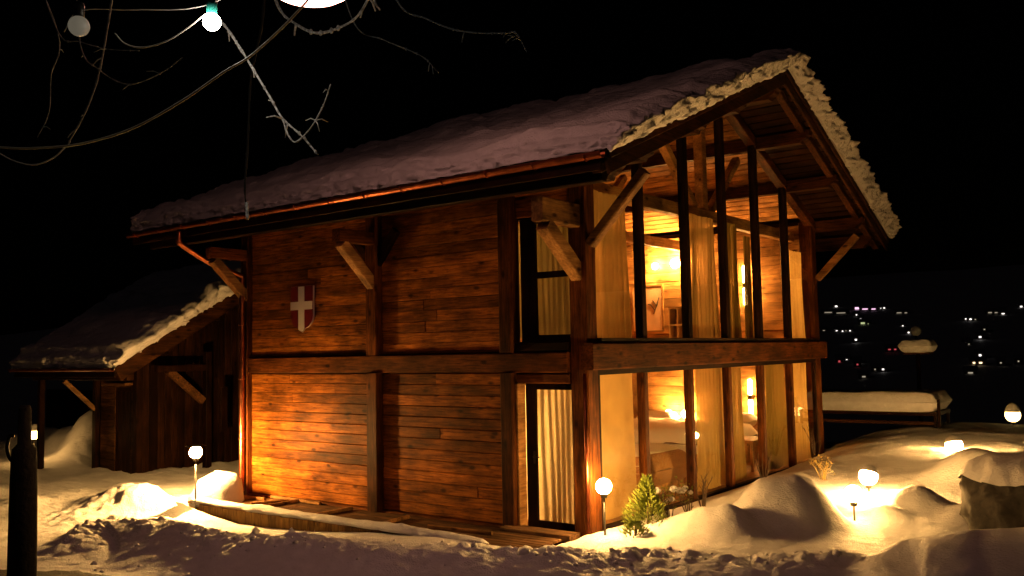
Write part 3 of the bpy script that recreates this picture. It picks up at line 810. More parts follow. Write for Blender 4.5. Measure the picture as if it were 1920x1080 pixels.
# lamps added unseen near the side wall to light the curtains from behind
for (x, y, z0, st, lab) in ((-3.0, 1.1, .05, 1300, 'added unseen lamp backlighting the glass door curtain'), (-3.4, 1.3, 2.9, 400, 'added unseen lamp in the upper room near the side window')):
    o = empty('floor_lamp', (x, y, z0), lab, 'lamp')
    mesh('bulb', *lathe_vf(sphere_prof(.11), (x, y, z0+1.45), 18), emit('floor_lamp_glow', IW, st), o, smooth=True)
    mesh('stand', *lathe_vf([(.16, 0), (.16, .02), (.02, .04), (.014, 1.3), (.05, 1.345)], (x, y, z0), 14), DARKMETAL, o, smooth=True)
# tall wall lights on the far wall, both floors
for (px, py, lab, hh) in ((1397, 535, 'tall glowing wall light between curtains on the upper floor', .5), (1407, 745, 'tall glowing wall light between curtains on the lower floor', .45)):
    p = on(px, py, 'y', YB-.1); o = empty('wall_light', p, lab, 'lamp')
    mesh('tube', *lathe_vf([(.03, -hh), (.055, -hh+.03), (.055, -.08), (.03, -.06)], p, 12), emit('wall_light_glow', IW, 220), o, smooth=True)
    mesh('tube', *lathe_vf([(.03, .06), (.055, .08), (.055, hh-.03), (.03, hh)], p, 12), emit('wall_light_glow', IW, 170), o, smooth=True)
    mesh('bracket', *box_vf((p.x-.05, p.y-.04, p.z-.05), (p.x+.05, YB+.05, p.z+.05)), DARKMETAL, o)
# bed with pillows
BX0, BX1, BY0, BY1 = -4.7, -1.35, 6.9, YB-.08
bed = empty('bed', ((BX0+BX1)/2, BY0, .05), 'wide bed with white linen in the lower room under two lamps', 'bed')
def cushion_vf(a, b, r=.12, n=10, wob=.03, seed=0, pw=6, rt=.5):
    xs = np.linspace(a[0], b[0], n); ys = np.linspace(a[1], b[1], n); v = []; f = []
    for s_ in (1, 0):
        for i in range(n):
            for j in range(n):
                u = 2*i/(n-1)-1; w_ = 2*j/(n-1)-1
                t = (max(0, (1-abs(u)**pw)*(1-abs(w_)**pw)))**rt
                zc = (a[2]+b[2])/2; h = (b[2]-a[2])/2
                z = zc + (1 if s_ else -1)*h*t + s_*wob*float(noise3(np.array([xs[i]*3.1+seed]), np.array([ys[j]*3.1]), np.array([.5]))[0])
                v.append((xs[i], ys[j], z))
    q = n*n
    for i in range(n-1):
        for j in range(n-1):
            k = i*n+j; f.append((k, k+n, k+n+1, k+1)); f.append((q+k, q+k+1, q+k+n+1, q+k+n))
    return v, f
mesh('frame', *box_vf((BX0, BY0, .05), (BX1, BY1, .5)), I_X, bed); mesh('headboard', *box_vf((BX0, BY1, .05), (BX1, BY1+.06, 1.1)), I_X, bed)
mesh('duvet', *cushion_vf((BX0-.08, BY0-.1, .3), (BX1+.08, BY1-.5, .95), n=24, wob=.06, pw=10, rt=.4), LINEN, bed, smooth=True)
mesh('pillow', *cushion_vf((BX0+.1, BY1-.65, .78), (BX0+1.1, BY1-.05, 1.12)), LINEN, bed, smooth=True)
mesh('pillow', *cushion_vf((BX1-1.1, BY1-.65, .78), (BX1-.1, BY1-.05, 1.12), seed=4), LINEN, bed, smooth=True)
b2 = empty('daybed', (-1.6, 3.2, .05), 'low daybed with white cover and brown throw close to the lower glass', 'bed')
mesh('frame', *box_vf((-2.6, 3.1, .05), (-.85, 4.7, .45)), I_X, b2)
mesh('mattress', *cushion_vf((-2.65, 3.05, .4), (-.8, 4.75, .86), n=16, wob=.05, pw=8, rt=.4), LINEN, b2, smooth=True)
mesh('throw', *cushion_vf((-1.7, 3.0, .2), (-.74, 4.82, .78), n=16, wob=.05, seed=2, pw=10, rt=.35), THROW, b2, smooth=True)
tb = empty('side_table', (-.85, 7.8, .05), 'wooden side table near the lower glazing', 'table')
mesh('top', *box_vf((-1.2, 7.3, .66), (-.5, 8.3, .72)), I_Y, tb)
for xx in (-1.18, -.58):
    for yy in (7.32, 8.22): mesh('leg', *box_vf((xx, yy, .05), (xx+.06, yy+.06, .66)), I_Y, tb)
for px, lab in ((1254, 'bedside lamp on the left, lit, below the lower beam'), (1285, 'bedside lamp on the right, lit, below the lower beam')):
    p = on(px, 776, 'y', YB-.25); o = bulb_lamp('bedside_lamp', p, .10, IW, 1150, lab)
    mesh('base', *lathe_vf([(.08, -.36), (.08, -.34), (.018, -.32), (.018, -.095), (.03, -.09)], p, 14), DARKMETAL, o)
    n_ = empty('nightstand', (p.x, p.y, .05), lab.replace('bedside lamp', 'wooden nightstand under the bedside lamp').replace(', lit, below the lower beam', ''), 'nightstand')
    mesh('top', *box_vf((p.x-.2, p.y-.2, p.z-.40), (p.x+.2, p.y+.2, p.z-.361)), I_X, n_)
    mesh('body', *box_vf((p.x-.18, p.y-.18, .05), (p.x+.18, p.y+.18, p.z-.40)), I_Y, n_)

# ------------------------------------------------------------------ deck beside the wall
deck = empty('deck', (-4.5, -.7, -.1), 'low plank deck along the side wall with frosted edge', 'deck')
nb = 9
for i in range(nb):
    y0 = -1.34 + i*1.22/nb; x = -8.2
    while x < -.4:
        x2 = min(x+random.uniform(1.8, 3.2), -.34)
        if -.4-x2 < .4: x2 = -.34
        beam('board', (x+.004, y0+.066, -.05+random.uniform(-.004, .004)), (x2-.004, y0+.066, -.05), .128, .035, DECK, deck, ch=.006)
        x = x2
x = -8.22
while x < -1.2:
    wd = random.uniform(.13, .17)
    beam('edge_plank', (x+wd/2, -1.385, -.5), (x+wd/2, -1.385, -.02+random.uniform(-.012, .01)), wd-.006, .03, DECKZ, deck, up=(0, 1, 0), ch=.005)
    x += wd
beam('kerb', (-8.24, -1.35, .0), (-.9, -1.35, .0), .1, .05, DECK, deck)
# loose battens lying on the deck
BAT = [((440, 930), (497, 936), .07, 'short dark batten at the far left end of the deck'), ((470, 945), (540, 938), .09, 'dark wide batten second from the left on the deck'), ((495, 950), (562, 938), .07, 'batten lying slanted near the left of the deck'),
       ((590, 966), (660, 953), .07, 'slanted batten across the middle of the deck'), ((706, 985), (766, 969), .07, 'pale bright batten lying across the deck'), ((803, 987), (923, 1000), .05, 'long thin batten lying along the right of the deck'),
       ((515, 930), (600, 944), .06, 'thin batten against the wall foot on the left of the deck')]
for (a, b, wd, lab) in BAT:
    p0 = on(*a, 'z', 0.0); p1 = on(*b, 'z', 0.0)
    p0.y = min(max(p0.y, -1.25), -.12); p1.y = min(max(p1.y, -1.25), -.12)
    tag(beam('batten', p0, p1, wd, .06, B_X, None), lab, 'batten', 'battens on the deck')
# snow ledge on the deck edge
def snow_strip(name, pts, wd, ht, label, seed=0, k=14, segs=10, cat='snow'):
    P = spline(pts, k); v = []; f = []
    for i, p in enumerate(P):
        t = (P[min(i+1, len(P)-1)]-P[max(i-1, 0)]); t.z = 0; t.normalize(); s = Vector((t.y, -t.x, 0))
        e = min(1, min(i, len(P)-1-i)/3)**.5*.9+.1
        nn = float(fbm(np.array([p.x]), np.array([p.y]), seed, 1.5, 3)[0])
        for j in range(segs+1):
            an = math.pi*j/segs; c, sn = math.cos(an), math.sin(an)
            rr = 1+.25*float(noise3(np.array([p.x*5]), np.array([p.y*5+c*2]), np.array([sn*2+seed]))[0])
            v.append(p + s*(wd*(1+.3*nn)*c*rr*e) + Vector((0, 0, ht*(1+.5*nn)*max(sn, 0)**.7*rr*e)))
    m = segs+1
    for i in range(len(P)-1):
        for j in range(segs): f.append((i*m+j, (i+1)*m+j, (i+1)*m+j+1, i*m+j+1))
        f.append((i*m+segs, (i+1)*m+segs, (i+1)*m, i*m))
    f.append(tuple(range(m))); f.append(tuple(reversed(range((len(P)-1)*m, len(P)*m))))
    return tag(mesh(name, v, f, SNOW, None, smooth=True), label, cat, kind='stuff')
snow_strip('snow_ledge', [(-8.2, -1.36, .03), (-6.5, -1.38, .02), (-4.5, -1.37, .02), (-2.6, -1.36, .02), (-.9, -1.34, .02)], .12, .085, 'ridge of snow lying along the deck edge')

hv, hf = lathe_vf([(.52, -.04), (.50, .06), (.45, .2), (.40, .34), (.33, .45), (.2, .52), (.05, .54)], (0, 0, 0), 36)
A_ = np.array(hv); nn_ = fbm(A_[:, 0]+3, A_[:, 1], A_[:, 2], 2.2, 4); A_ = A_*(1+.28*nn_)[:, None]
A_[:, 0] *= 1.1
hp = on(405, 930, 'y', -.95)
tag(mesh('snow_heap', [(hp.x+a, hp.y+b, -.02+c) for a, b, c in A_.tolist()], hf, SNOW, None, smooth=True), 'bright snow heap at the left end of the deck beside the lit lamp', 'snow', kind='stuff')
# ------------------------------------------------------------------ garden lamps
POSTM = plain('lamp_post_metal', (.12, .11, .10), .5, .6)
def garden_lamp(loc, ht, r, strength, label, cap=0.0, capdir=(0, 0, 1), col=WARM, name='garden_lamp', added_hat=0.0):
    x, y, z = loc
    zg = gz(x, y); base = min(zg, z-r)
    o = empty(name, (x, y, base), label, 'lamp', 'globe garden lamps')
    mesh('globe', *lathe_vf(sphere_prof(r, k=16), (x, y, z), 24), emit('globe_glow', col, strength), o, smooth=True)
    tube('post', [(x, y, base-.25), (x, y, z-r-.02)], .016, POSTM, o, 10)
    mesh('collar', *lathe_vf([(.03, -r-.05), (.045, -r-.045), (.06, -r+.012), (.04, -r+.02)], (x, y, z), 16), DARKMETAL, o)
    if added_hat: mesh('added_hat', *lathe_vf([(added_hat, r*1.0), (added_hat*.98, r*1.0+.006), (added_hat*.4, r*1.0+.028), (.01, r*1.0+.04)], (x, y, z), 24), DARKMETAL, o, smooth=True)  # added disc that keeps the lamp's light off the upper wall
    if cap:
        d = Vector(capdir).normalized(); q = Vector((0, 0, 1)).rotation_difference(d)
        vv, ff = lathe_vf([(r*1.06*math.cos(math.radians(t_)), r*1.0*math.sin(math.radians(t_))+ (cap*r*max(0, math.sin(math.radians(t_))))) for t_ in (15, 25, 35, 45, 55, 65, 75, 85, 89)], n=20)
        vv = [Vector((x, y, z)) + q @ Vector(a) for a in vv]
        mesh('snow_cap', vv, ff, SNOW, o, smooth=True)
    return o
pL = on(367, 848, 'y', -1.48); garden_lamp(pL, 1, .115, 2500, 'lit globe lamp by the plank wall, on the left of the deck', added_hat=.19)
pC = on(1132, 912, 'x', .33); garden_lamp(pC, 1, .115, 520, 'lit globe lamp standing at the corner post of the chalet')
pA = on(1600, 926, 'x', 3.1); garden_lamp(pA, 1, .13, 110, 'brightest snow-bedded globe lamp behind the big snow mound')
pA2 = on(1628, 893, 'x', 2.75); garden_lamp(pA2, 1, .15, 900, 'globe lamp with brown-shadowed snow cap, just above the brightest one', .35, (.1, .5, 1))
pB = on(1789, 836, 'x', 3.0); garden_lamp(pB, 1, .17, 1100, 'snow-capped globe lamp beyond the mounds on the right', .45, (-.2, .3, 1))
pG = on(1899, 778, 'x', 3.0); garden_lamp(pG, 1, .2, 12, 'dim snow-hatted globe lamp on a stick at the right edge', .7, (0, 0, 1), (1, .62, .2))
pH = at(64, 812, 24.5); garden_lamp(pH, 1, .17, 30, 'glowing globe lamp in the far left yard, half behind the dark trunk', .4)

# ------------------------------------------------------------------ outbuilding on the left
ann = empty('outbuilding', (-13.0, 0, 0), 'low timber outbuilding with snowy roof and porch, left of the chalet', 'outbuilding')
AX0, AX1, AYE, AZE, ASL, AYR = -15.9, -11.0, -1.3, 2.55, .58, 2.6
AZR = AZE + ASL*(AYR-AYE)
def arz(y): return AZR-ASL*abs(y-AYR)
v = []
for xx in (AX0, AX1-.05):
    v += [(xx, AYE, AZE), (xx, AYR, AZR), (xx, 2*AYR-AYE, AZE), (xx, 2*AYR-AYE, AZE-.18), (xx, AYR, AZR-.18), (xx, AYE, AZE-.18)]
ar = mesh('roof', v, [(0, 1, 4, 5), (1, 2, 3, 4), (11, 10, 7, 6), (10, 9, 8, 7), (0, 6, 7, 1), (1, 7, 8, 2), (2, 8, 9, 3), (3, 9, 10, 4), (4, 10, 11, 5), (5, 11, 6, 0)], D_X, ann)
for s_ in (-1, 1):
    beam('barge_board', (AX1, AYR+s_*(AYR-AYE), AZE-.14), (AX1, AYR+s_*.02, AZR-.14), .06, .34, BARGE, ar)
beam('fascia', (AX0, AYE-.03, AZE-.11), (AX1-.03, AYE-.03, AZE-.11), .04, .2, D_X, ar)
gp2 = [(AYE-.125+.07*math.cos(math.pi+math.pi*k/8), AZE+.0+.075*math.sin(math.pi+math.pi*k/8)) for k in range(9)]+[(AYE-.125+.06*math.cos(math.pi+math.pi*k/8), AZE+.004+.066*math.sin(math.pi+math.pi*k/8)) for k in range(8, -1, -1)]
n = len(gp2)
mesh('gutter', [(AX0-.05, a, b) for a, b in gp2]+[(AX1+.02, a, b) for a, b in gp2], [tuple(range(n))[::-1], tuple(range(n, 2*n))]+[(i, (i+1) % n, (i+1) % n+n, i+n) for i in range(n)], COPPER, ar)
beam('eave_purlin', (AX0+.2, -.9, 2.36), (AX1-.15, -.9, 2.36), .16, .2, D_X, ar)
for yy in (.1, 1.4): beam('purlin', (AX0+.2, yy, arz(yy)-.34), (AX1-.12, yy, arz(yy)-.34), .18, .2, D_X, ar)
awm = MB(); awm.add(box_vf((-14.2, .06, -.3), (-12.42, .18, 2.95))); aw = awm.build('wall', D_X, ann)
plank_rows(-14.12, -13.42, -.1, 2.9, 0.0, aw, A_X, .17, False); plank_rows(-12.68, -12.42, -.1, 2.9, 0.0, aw, A_X, .17, False); plank_rows(-13.42, -12.68, 2.05, 2.9, 0.0, aw, A_X, .17, False)
agm = MB(); agm.add(([(-12.42, 0, -.3), (-12.42, 5.2, -.3), (-12.42, 5.2, 2.9), (-12.42, AYR, AZR-.3), (-12.42, 0, 2.85), (-12.54, 0, -.3), (-12.54, 5.2, -.3), (-12.54, 5.2, 2.9), (-12.54, AYR, AZR-.3), (-12.54, 0, 2.85)], [(0, 1, 2, 3, 4), (9, 8, 7, 6, 5), (0, 5, 6, 1), (1, 6, 7, 2), (2, 7, 8, 3), (3, 8, 9, 4), (4, 9, 5, 0)]))
ag = agm.build('gable_wall', D_Z, ann)
y = .13
while y < 4.6:
    wd = random.uniform(.17, .23)
    if not (.55 < y < 1.0 and False):
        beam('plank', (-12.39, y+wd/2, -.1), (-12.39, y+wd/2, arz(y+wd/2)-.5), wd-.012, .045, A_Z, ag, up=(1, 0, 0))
    y += wd
dm = MB(); dm.add(box_vf((-13.42, .02, -.1), (-13.34, .06, 2.05))).add(box_vf((-12.76, .02, -.1), (-12.68, .06, 2.05))).add(box_vf((-13.34, .02, 1.97), (-12.76, .06, 2.05)))
ad = dm.build('door', A_Z, ann); mesh('leaf', *box_vf((-13.34, .035, -.1), (-12.76, .06, 1.97)), D_Z, ad)
for k in range(3): beam('plank', (-13.24+k*.19, .03, -.08), (-13.24+k*.19, .03, 1.95), .17, .02, A_Z, ad, up=(0, 1, 0))
beam('door_hood', (-13.6, -.12, 2.14), (-12.5, -.12, 2.14), .3, .06, A_X, ann)
beam('post', (-14.3, 0, -.3), (-14.3, 0, 2.45), .17, .17, A_Z, ann, up=(0, 1, 0)); beam('corner_post', (-12.4, 0.02, -.3), (-12.4, .02, 2.9), .18, .18, A_Z, ann, up=(0, 1, 0))
beam('post', (-15.7, -.75, -.3), (-15.7, -.75, 2.3), .14, .14, A_Z, ann, up=(0, 1, 0))
beam('brace', (-14.3, -.02, 1.45), (-14.3, -.86, 2.24), .1, .1, B_Y, ann)
beam('brace', on(389, 756, 'x', -11.75), on(322, 696, 'x', -11.75), .14, .18, A_X, ann); beam('arm', (-11.75, 1.6, 2.5), (-11.75, .1, 2.5), .16, .16, A_Z, ann)
q = on(397, 850, 'x', -11.75); beam('post', (-11.75, q.y, -.3), (-11.75, q.y, 2.9), .17, .17, A_Z, ann, up=(0, 1, 0))
q = on(430, 850, 'x', -11.2); beam('shutter_board', (-11.2, q.y, .9), (-11.2, q.y, 2.0), .2, .05, A_Z, ann, up=(1, 0, 0))
as_ = snow_roof('roof_snow', AX0-.1, AX1+.02, AYE-.06, AYR, 2*AYR-AYE, AZE+.005, ASL, .48, '', fine=.08, seed=20, fy=.06, nt=11)
AOFF = Vector((-1.08, .6, 0)); ann.location += AOFF; as_.location += AOFF
tag(as_, 'thick snow on the low outbuilding roof', 'snow', kind='stuff')
chm = MB(); cp = on(325, 545, 'y', 3.5)-Vector((-1.08, .6, 0))
chm.add(box_vf((cp.x-.4, 2.6, AZR-.6), (cp.x+.4, 3.2, cp.z+.02)))
chm.build('chimney', STONE, ar)
sc_ = mesh('snow_cap', *cushion_vf((cp.x-.55, 2.45, cp.z+.021), (cp.x+.55, 3.35, cp.z+.5), n=12, wob=.05), SNOWR, None, smooth=True); sc_.location = AOFF
tag(sc_, 'rounded snow cap on the outbuilding chimney', 'snow', kind='stuff')

# timber fence in the yard behind the porch
fn = empty('yard_fence', (-19, 4.0, 0), 'plain board fence behind the snowy left yard', 'fence')
for k in range(22):
    x = -25+k*.42
    beam('board', (x, 4.0, -.3), (x, 4.0, 1.75), .40, .04, A_Z, fn, up=(0, 1, 0))
for z in (.5, 1.5): beam('rail', (-25.2, 4.06, z), (-15.7, 4.06, z), .06, .1, A_X, fn)

# ------------------------------------------------------------------ right side: shelter, snow post, stone wall
sl = empty('garden_shelter', (.4, 14.5, .3), 'low open garden shelter under a deep slab of snow, right of the chalet', 'shelter')
sx0, sx1 = -2.6, 1.75
mesh('roof', *box_vf((sx0, 14.0, .86), (sx1, 15.6, .95)), D_X, sl)
beam('rail', (sx0, 14.1, .66), (sx1, 14.1, .66), .06, .09, A_X, sl)
for xx in (-2.5, sx1-.05):
    for yy in (14.05, 15.5): beam('post', (xx, yy, .1), (xx, yy, .86), .08, .08, A_Z, sl, up=(0, 1, 0))
beam('corner_post', (sx1+.06, 13.98, .1), (sx1+.06, 13.98, 1.3), .07, .07, A_Z, sl, up=(0, 1, 0))
sb = MB()
tag(mesh('snow_slab', *cushion_vf((sx0-.08, 13.9, .93), (sx1+.06, 15.7, 1.47), n=30, wob=.05, pw=14, rt=.35), SNOWR, None, smooth=True), 'deep slab of snow lying on the garden shelter roof', 'snow', kind='stuff')
p = at(1727, 735, 26.5)
bt = empty('bird_table', (p.x, p.y, gz(p.x, p.y)), 'thin post with a small board carrying a snow cushion, beyond the shelter', 'bird table')
q = at(1722, 664, 26.5)
tube('post', [(q.x, q.y, gz(q.x, q.y)-.2), (q.x, q.y, q.z)], .04, A_Z, bt); mesh('board', *box_vf((q.x-.35, q.y-.3, q.z), (q.x+.35, q.y+.3, q.z+.04)), A_X, bt)
tag(mesh('snow_cushion', *cushion_vf((q.x-.46, q.y-.42, q.z+.035), (q.x+.46, q.y+.42, q.z+.44), n=16, wob=.06, pw=5, rt=.4), SNOW, None, smooth=True), 'pillow of snow on the thin post beyond the shelter', 'snow', kind='stuff')
q2 = at(1717, 628, 28.5)
o = empty('snowy_post', (q2.x, q2.y, gz(q2.x, q2.y)), 'slim dark post with a small round snow cap, behind the bird table', 'post')
tube('post', [(q2.x, q2.y, gz(q2.x, q2.y)-.2), (q2.x, q2.y, q2.z)], .035, A_Z, o)
mesh('snow_hat', *lathe_vf([(a*1.05, b+.12) for a, b in sphere_prof(.16)], q2, 16), SNOW, o, smooth=True)

# dark boulder with a snow cap, right edge
bl = empty('boulder', (5.7, 2.6, .2), 'big dark boulder at the right edge with snow along its top', 'boulder')
vv, ff = lathe_vf(sphere_prof(1, k=40), n=72)
A_ = np.array(vv); A_ = np.sign(A_)*np.abs(A_)**.85
nn_ = fbm(A_[:, 0]+1.7, A_[:, 1], A_[:, 2], 1.4, 5, .55); A_ = A_*(1+.30*nn_)[:, None]
mesh('rock', [(5.72+a*1.18, 2.75+b*.75, .42+c*.72) for a, b, c in A_.tolist()], ff, STONE, bl, smooth=True)
up = np.clip((A_[:, 2]-.55)/.35, -1, 1); n2_ = fbm(A_[:, 0]*2, A_[:, 1]*2, 5, 1.5, 4)
ids = np.nonzero(up + .22*n2_ > -.25)[0]; idset = set(ids.tolist())
ff2 = [q for q in ff if all(i in idset for i in q)]
off_ = .03 + .09*np.clip(up+.5, 0, 1)
mesh('snow_cap', [(5.72+a*(1.18+.02), 2.75+b*(.75+.02), .42+c*.72+o_) for (a, b, c), o_ in zip(A_.tolist(), off_.tolist())], ff2, SNOW, bl, smooth=True)

# ------------------------------------------------------------------ plants at the foot of the gable
def conifer(loc, h, r, n, mat, label, seed):
    rnd = random.Random(seed)
    o = empty('conifer_shrub', loc, label, 'shrub')
    x, y, z = loc
    tube('stem', [(x, y, z-.1), (x+.02, y, z+h*.55), (x, y, z+h*.95)], [.022, .014, .004], TWIG, o, 6)
    mb = MB()
    for i in range(n):
        t = rnd.random()**.8; a = rnd.uniform(0, 6.283); rr = r*(1-t)*(.35+.65*rnd.random())*(1+.35*math.sin(3*a+seed))+.02
        c = Vector((x+rr*math.cos(a), y+rr*math.sin(a), z+h*t*(.9+.2*rnd.random())))
        d = Vector((math.cos(a), math.sin(a), rnd.uniform(.5, 1.6))).normalized(); s = Vector((rnd.uniform(-1, 1), rnd.uniform(-1, 1), rnd.uniform(-1, 1))).normalized()
        ln = rnd.uniform(.035, .09); wd = rnd.uniform(.006, .013); sd_ = d.cross(s).normalized()*wd
        mb.add(([c-sd_, c+sd_, c+d*ln+sd_*.2, c+d*ln-sd_*.2], [(0, 1, 2, 3)]))
    f_ = mb.build('foliage', mat, o); f_['kind'] = 'stuff'
    return o
def twiggy(loc, h, spread, n, mat, label, seed, blobs=0, leaf=None, name='bare_shrub'):
    rnd = random.Random(seed); o = empty(name, loc, label, 'shrub'); x, y, z = loc
    tips = []
    for i in range(n):
        a = rnd.uniform(0, 6.283); s = rnd.uniform(.2, 1)*spread
        p0 = Vector((x+.03*math.cos(a), y+.03*math.sin(a), z-.05)); p2 = Vector((x+s*math.cos(a), y+s*math.sin(a), z+h*rnd.uniform(.6, 1))); p1 = (p0+p2)/2+Vector((rnd.uniform(-.05, .05), rnd.uniform(-.05, .05), .06))
        P = spline([p0, p1, p2], 4); mb = MB(); mb.add(tube_vf(P, [.010*(1-.7*k/len(P)) for k in range(len(P))], 5))
        for k in range(3):
            b = P[rnd.randrange(3, len(P))]; e = b+Vector((rnd.uniform(-.1, .1), rnd.uniform(-.1, .1), rnd.uniform(.04, .14))); mb.add(tube_vf([b, (b+e)/2+Vector((.01, 0, .01)), e], [.005, .004, .002], 4)); tips.append(e)
        mb.build('branch', mat, o); tips.append(p2)
    if leaf:
        mb = MB()
        for i in range(90):
            c = rnd.choice(tips)+Vector((rnd.gauss(0, .04), rnd.gauss(0, .04), rnd.gauss(-.02, .05))); d = Vector((rnd.uniform(-1, 1), rnd.uniform(-1, 1), rnd.uniform(-.2, 1))).normalized(); s = d.cross(Vector((rnd.random(), rnd.random(), .3))).normalized()*.012
            mb.add(([c-s*.3, c+d*.025+s, c+d*.055, c+d*.025-s], [(0, 1, 2, 3)]))
        f_ = mb.build('leaves', leaf, o); f_['kind'] = 'stuff'
    for i in range(blobs):
        c = rnd.choice(tips); r = rnd.uniform(.035, .065)
        mesh('snow_clump', *lathe_vf([(a*1.25, b) for a, b in sphere_prof(r, k=7)], c, 10), SNOW, o, smooth=True)
    return o
def gp3(px, py, x): 
    p = on(px, py, 'x', x); return (p.x, p.y, gz(p.x, p.y))
conifer(gp3(1215, 985, .62), .66, .36, 2300, LEAF, 'bright yellow-green conifer shrub by the corner lamp and gable glass', 3)
conifer(gp3(1190, 990, .75), .2, .2, 400, LEAF, 'low sprig of conifer in the snow left of the bright conifer', 5)
twiggy(gp3(1258, 975, .65), .42, .28, 7, TWIG, 'leafy shrub with round snow clumps beside the conifer', 11, 5, LEAF)
twiggy(gp3(1292, 968, .6), .46, .25, 7, TWIG, 'second shrub with snow clumps, right of the first', 12, 4, LEAF)
twiggy(gp3(1318, 945, .5), .55, .2, 9, TWIG, 'dark bare shrub in front of the third lower pane', 13, 0)
twiggy(gp3(1432, 905, .45), .6, .2, 6, TWIG, 'bare twig shrub against the fifth lower pane', 14, 0)
twiggy(gp3(1435, 940, 1.1), .22, .2, 8, TWIG, 'tuft of dry twigs poking from the snow slope', 15, 0)
twiggy(gp3(1530, 868, .4), .75, .25, 7, TWIG, 'bare twig shrub at the far right corner of the gable', 16, 0)
twiggy(gp3(1545, 912, 1.6), .3, .25, 8, SPRIG, 'golden dry sprigs in the snow behind the big mound', 17, 0, SPRIG)

# ------------------------------------------------------------------ tree, string lights and hanging globe, nearest the viewer
tb_ = at(-330, 985, 9.4); tz = gz(tb_.x, tb_.y)
tree = empty('bare_tree', (tb_.x, tb_.y, tz), 'bare tree leaning in from the left, its frosted twigs hanging overhead', 'tree')
tube('trunk', spline([(tb_.x, tb_.y, tz-.3), at(-330, 940, 9.4), at(-335, 800, 9.4), at(-320, 640, 9.3), at(-260, 420, 9.2), at(-120, 150, 9.0)], 6), [.17, .15, .14]+[.13]*6+[.115]*10+[.09]*12, BARK, tree, 12)
gp_b = at(44, 1000, 10.5); gpz = gz(gp_b.x, gp_b.y); gt = at(47, 760, 10.5)
gpo = empty('gate_post', (gp_b.x, gp_b.y, gpz), 'dark stout wooden post with a hooked bracket at the left edge', 'post')
mesh('post', *lathe_vf([(.16, gpz-gt.z-.3), (.15, -1.1), (.14, -.62), (.13, -.50), (.075, -.44), (.07, -.05), (.05, 0.0)], gt, 14), BARK, gpo, smooth=True)
tube('bracket', spline([gt+Vector((0, 0, -.62)), gt-_r*.14+Vector((0, 0, -.64)), gt-_r*.20+Vector((0, 0, -.50)), gt-_r*.17+Vector((0, 0, -.36)), gt-_r*.12+Vector((0, 0, -.35))], 5), .02, DARKMETAL, gpo, 8)
limb = tube('limb', spline([at(-120, 150, 9.0), at(40, -120, 7.8), at(300, -200, 6.8), at(620, -180, 6.2), at(900, -140, 6.0)], 6), [.09]*7+[.07]*6+[.05]*6+[.03]*6, BARK, tree, 10)
def twig(pts, d0, d1, r0, r1, mat=FROST, bits=3, seed=0):
    rnd = random.Random(seed)
    n = len(pts); P = spline([at(a, b, d0+(d1-d0)*i/(n-1)) for i, (a, b) in enumerate(pts)], 7)
    r0 *= .78; r1 *= .72
    m = len(P); o = tube('twig', P, [(r0+(r1-r0)*i/(m-1))*(1+.25*rnd.uniform(-1, 1)) for i in range(m)], mat, tree, 7)
    for k in range(bits):
        i = rnd.randrange(m//4, m-1); b = P[i]; e = b+_r*rnd.uniform(-.09, .09)+_u*rnd.uniform(-.10, .04)+_f*rnd.uniform(-.08, .08)
        tube('twiglet', [b, (b+e)/2+_u*.012, e], [r1*1.3, r1*1.1, r1*.7], mat, o, 5)
    for k in range(bits):
        i = rnd.randrange(m//3, m); b = P[i]; mesh('bud', *lathe_vf([(x_*.9, z_*1.4) for x_, z_ in sphere_prof(r1*2.2, k=5)], b, 7), mat, o, smooth=True)
    return o
twig([(330, -190), (392, 0), (432, 62), (470, 122), (505, 180), (530, 222), (566, 255), (596, 290)], 5.3, 4.9, .012, .006, seed=1, bits=6)
twig([(530, 222), (540, 252), (556, 266), (585, 236), (606, 198), (620, 158)], 5.0, 4.8, .007, .004, seed=2, bits=4)
twig([(500, -150), (494, 20), (482, 90), (470, 150), (464, 280), (459, 350), (464, 412)], 6.2, 5.4, .012, .007, BARK, seed=3, bits=1)
twig([(462, 380), (464, 412)], 5.42, 5.4, .012, .013, FROST, seed=33, bits=0)
twig([(480, -120), (520, 8), (555, 45), (595, 62), (640, 50), (672, 28), (700, -20)], 6.0, 5.6, .012, .009, seed=4, bits=4)
twig([(660, -130), (700, -5), (712, 18)], 5.9, 5.7, .01, .008, seed=5, bits=0)
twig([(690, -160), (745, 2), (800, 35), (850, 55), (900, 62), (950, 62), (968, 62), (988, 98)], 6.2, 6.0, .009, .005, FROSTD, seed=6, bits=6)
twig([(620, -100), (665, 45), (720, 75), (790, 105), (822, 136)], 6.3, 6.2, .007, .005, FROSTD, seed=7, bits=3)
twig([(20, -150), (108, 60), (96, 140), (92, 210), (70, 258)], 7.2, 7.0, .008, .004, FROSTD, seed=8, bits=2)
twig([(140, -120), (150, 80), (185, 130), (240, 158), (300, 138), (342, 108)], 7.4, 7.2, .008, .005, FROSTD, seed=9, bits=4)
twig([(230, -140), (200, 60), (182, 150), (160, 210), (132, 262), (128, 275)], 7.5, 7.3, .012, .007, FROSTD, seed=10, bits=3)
twig([(60, -80), (110, 62), (150, 78), (200, 92), (262, 95)], 7.0, 6.8, .006, .004, FROSTD, seed=12, bits=2)

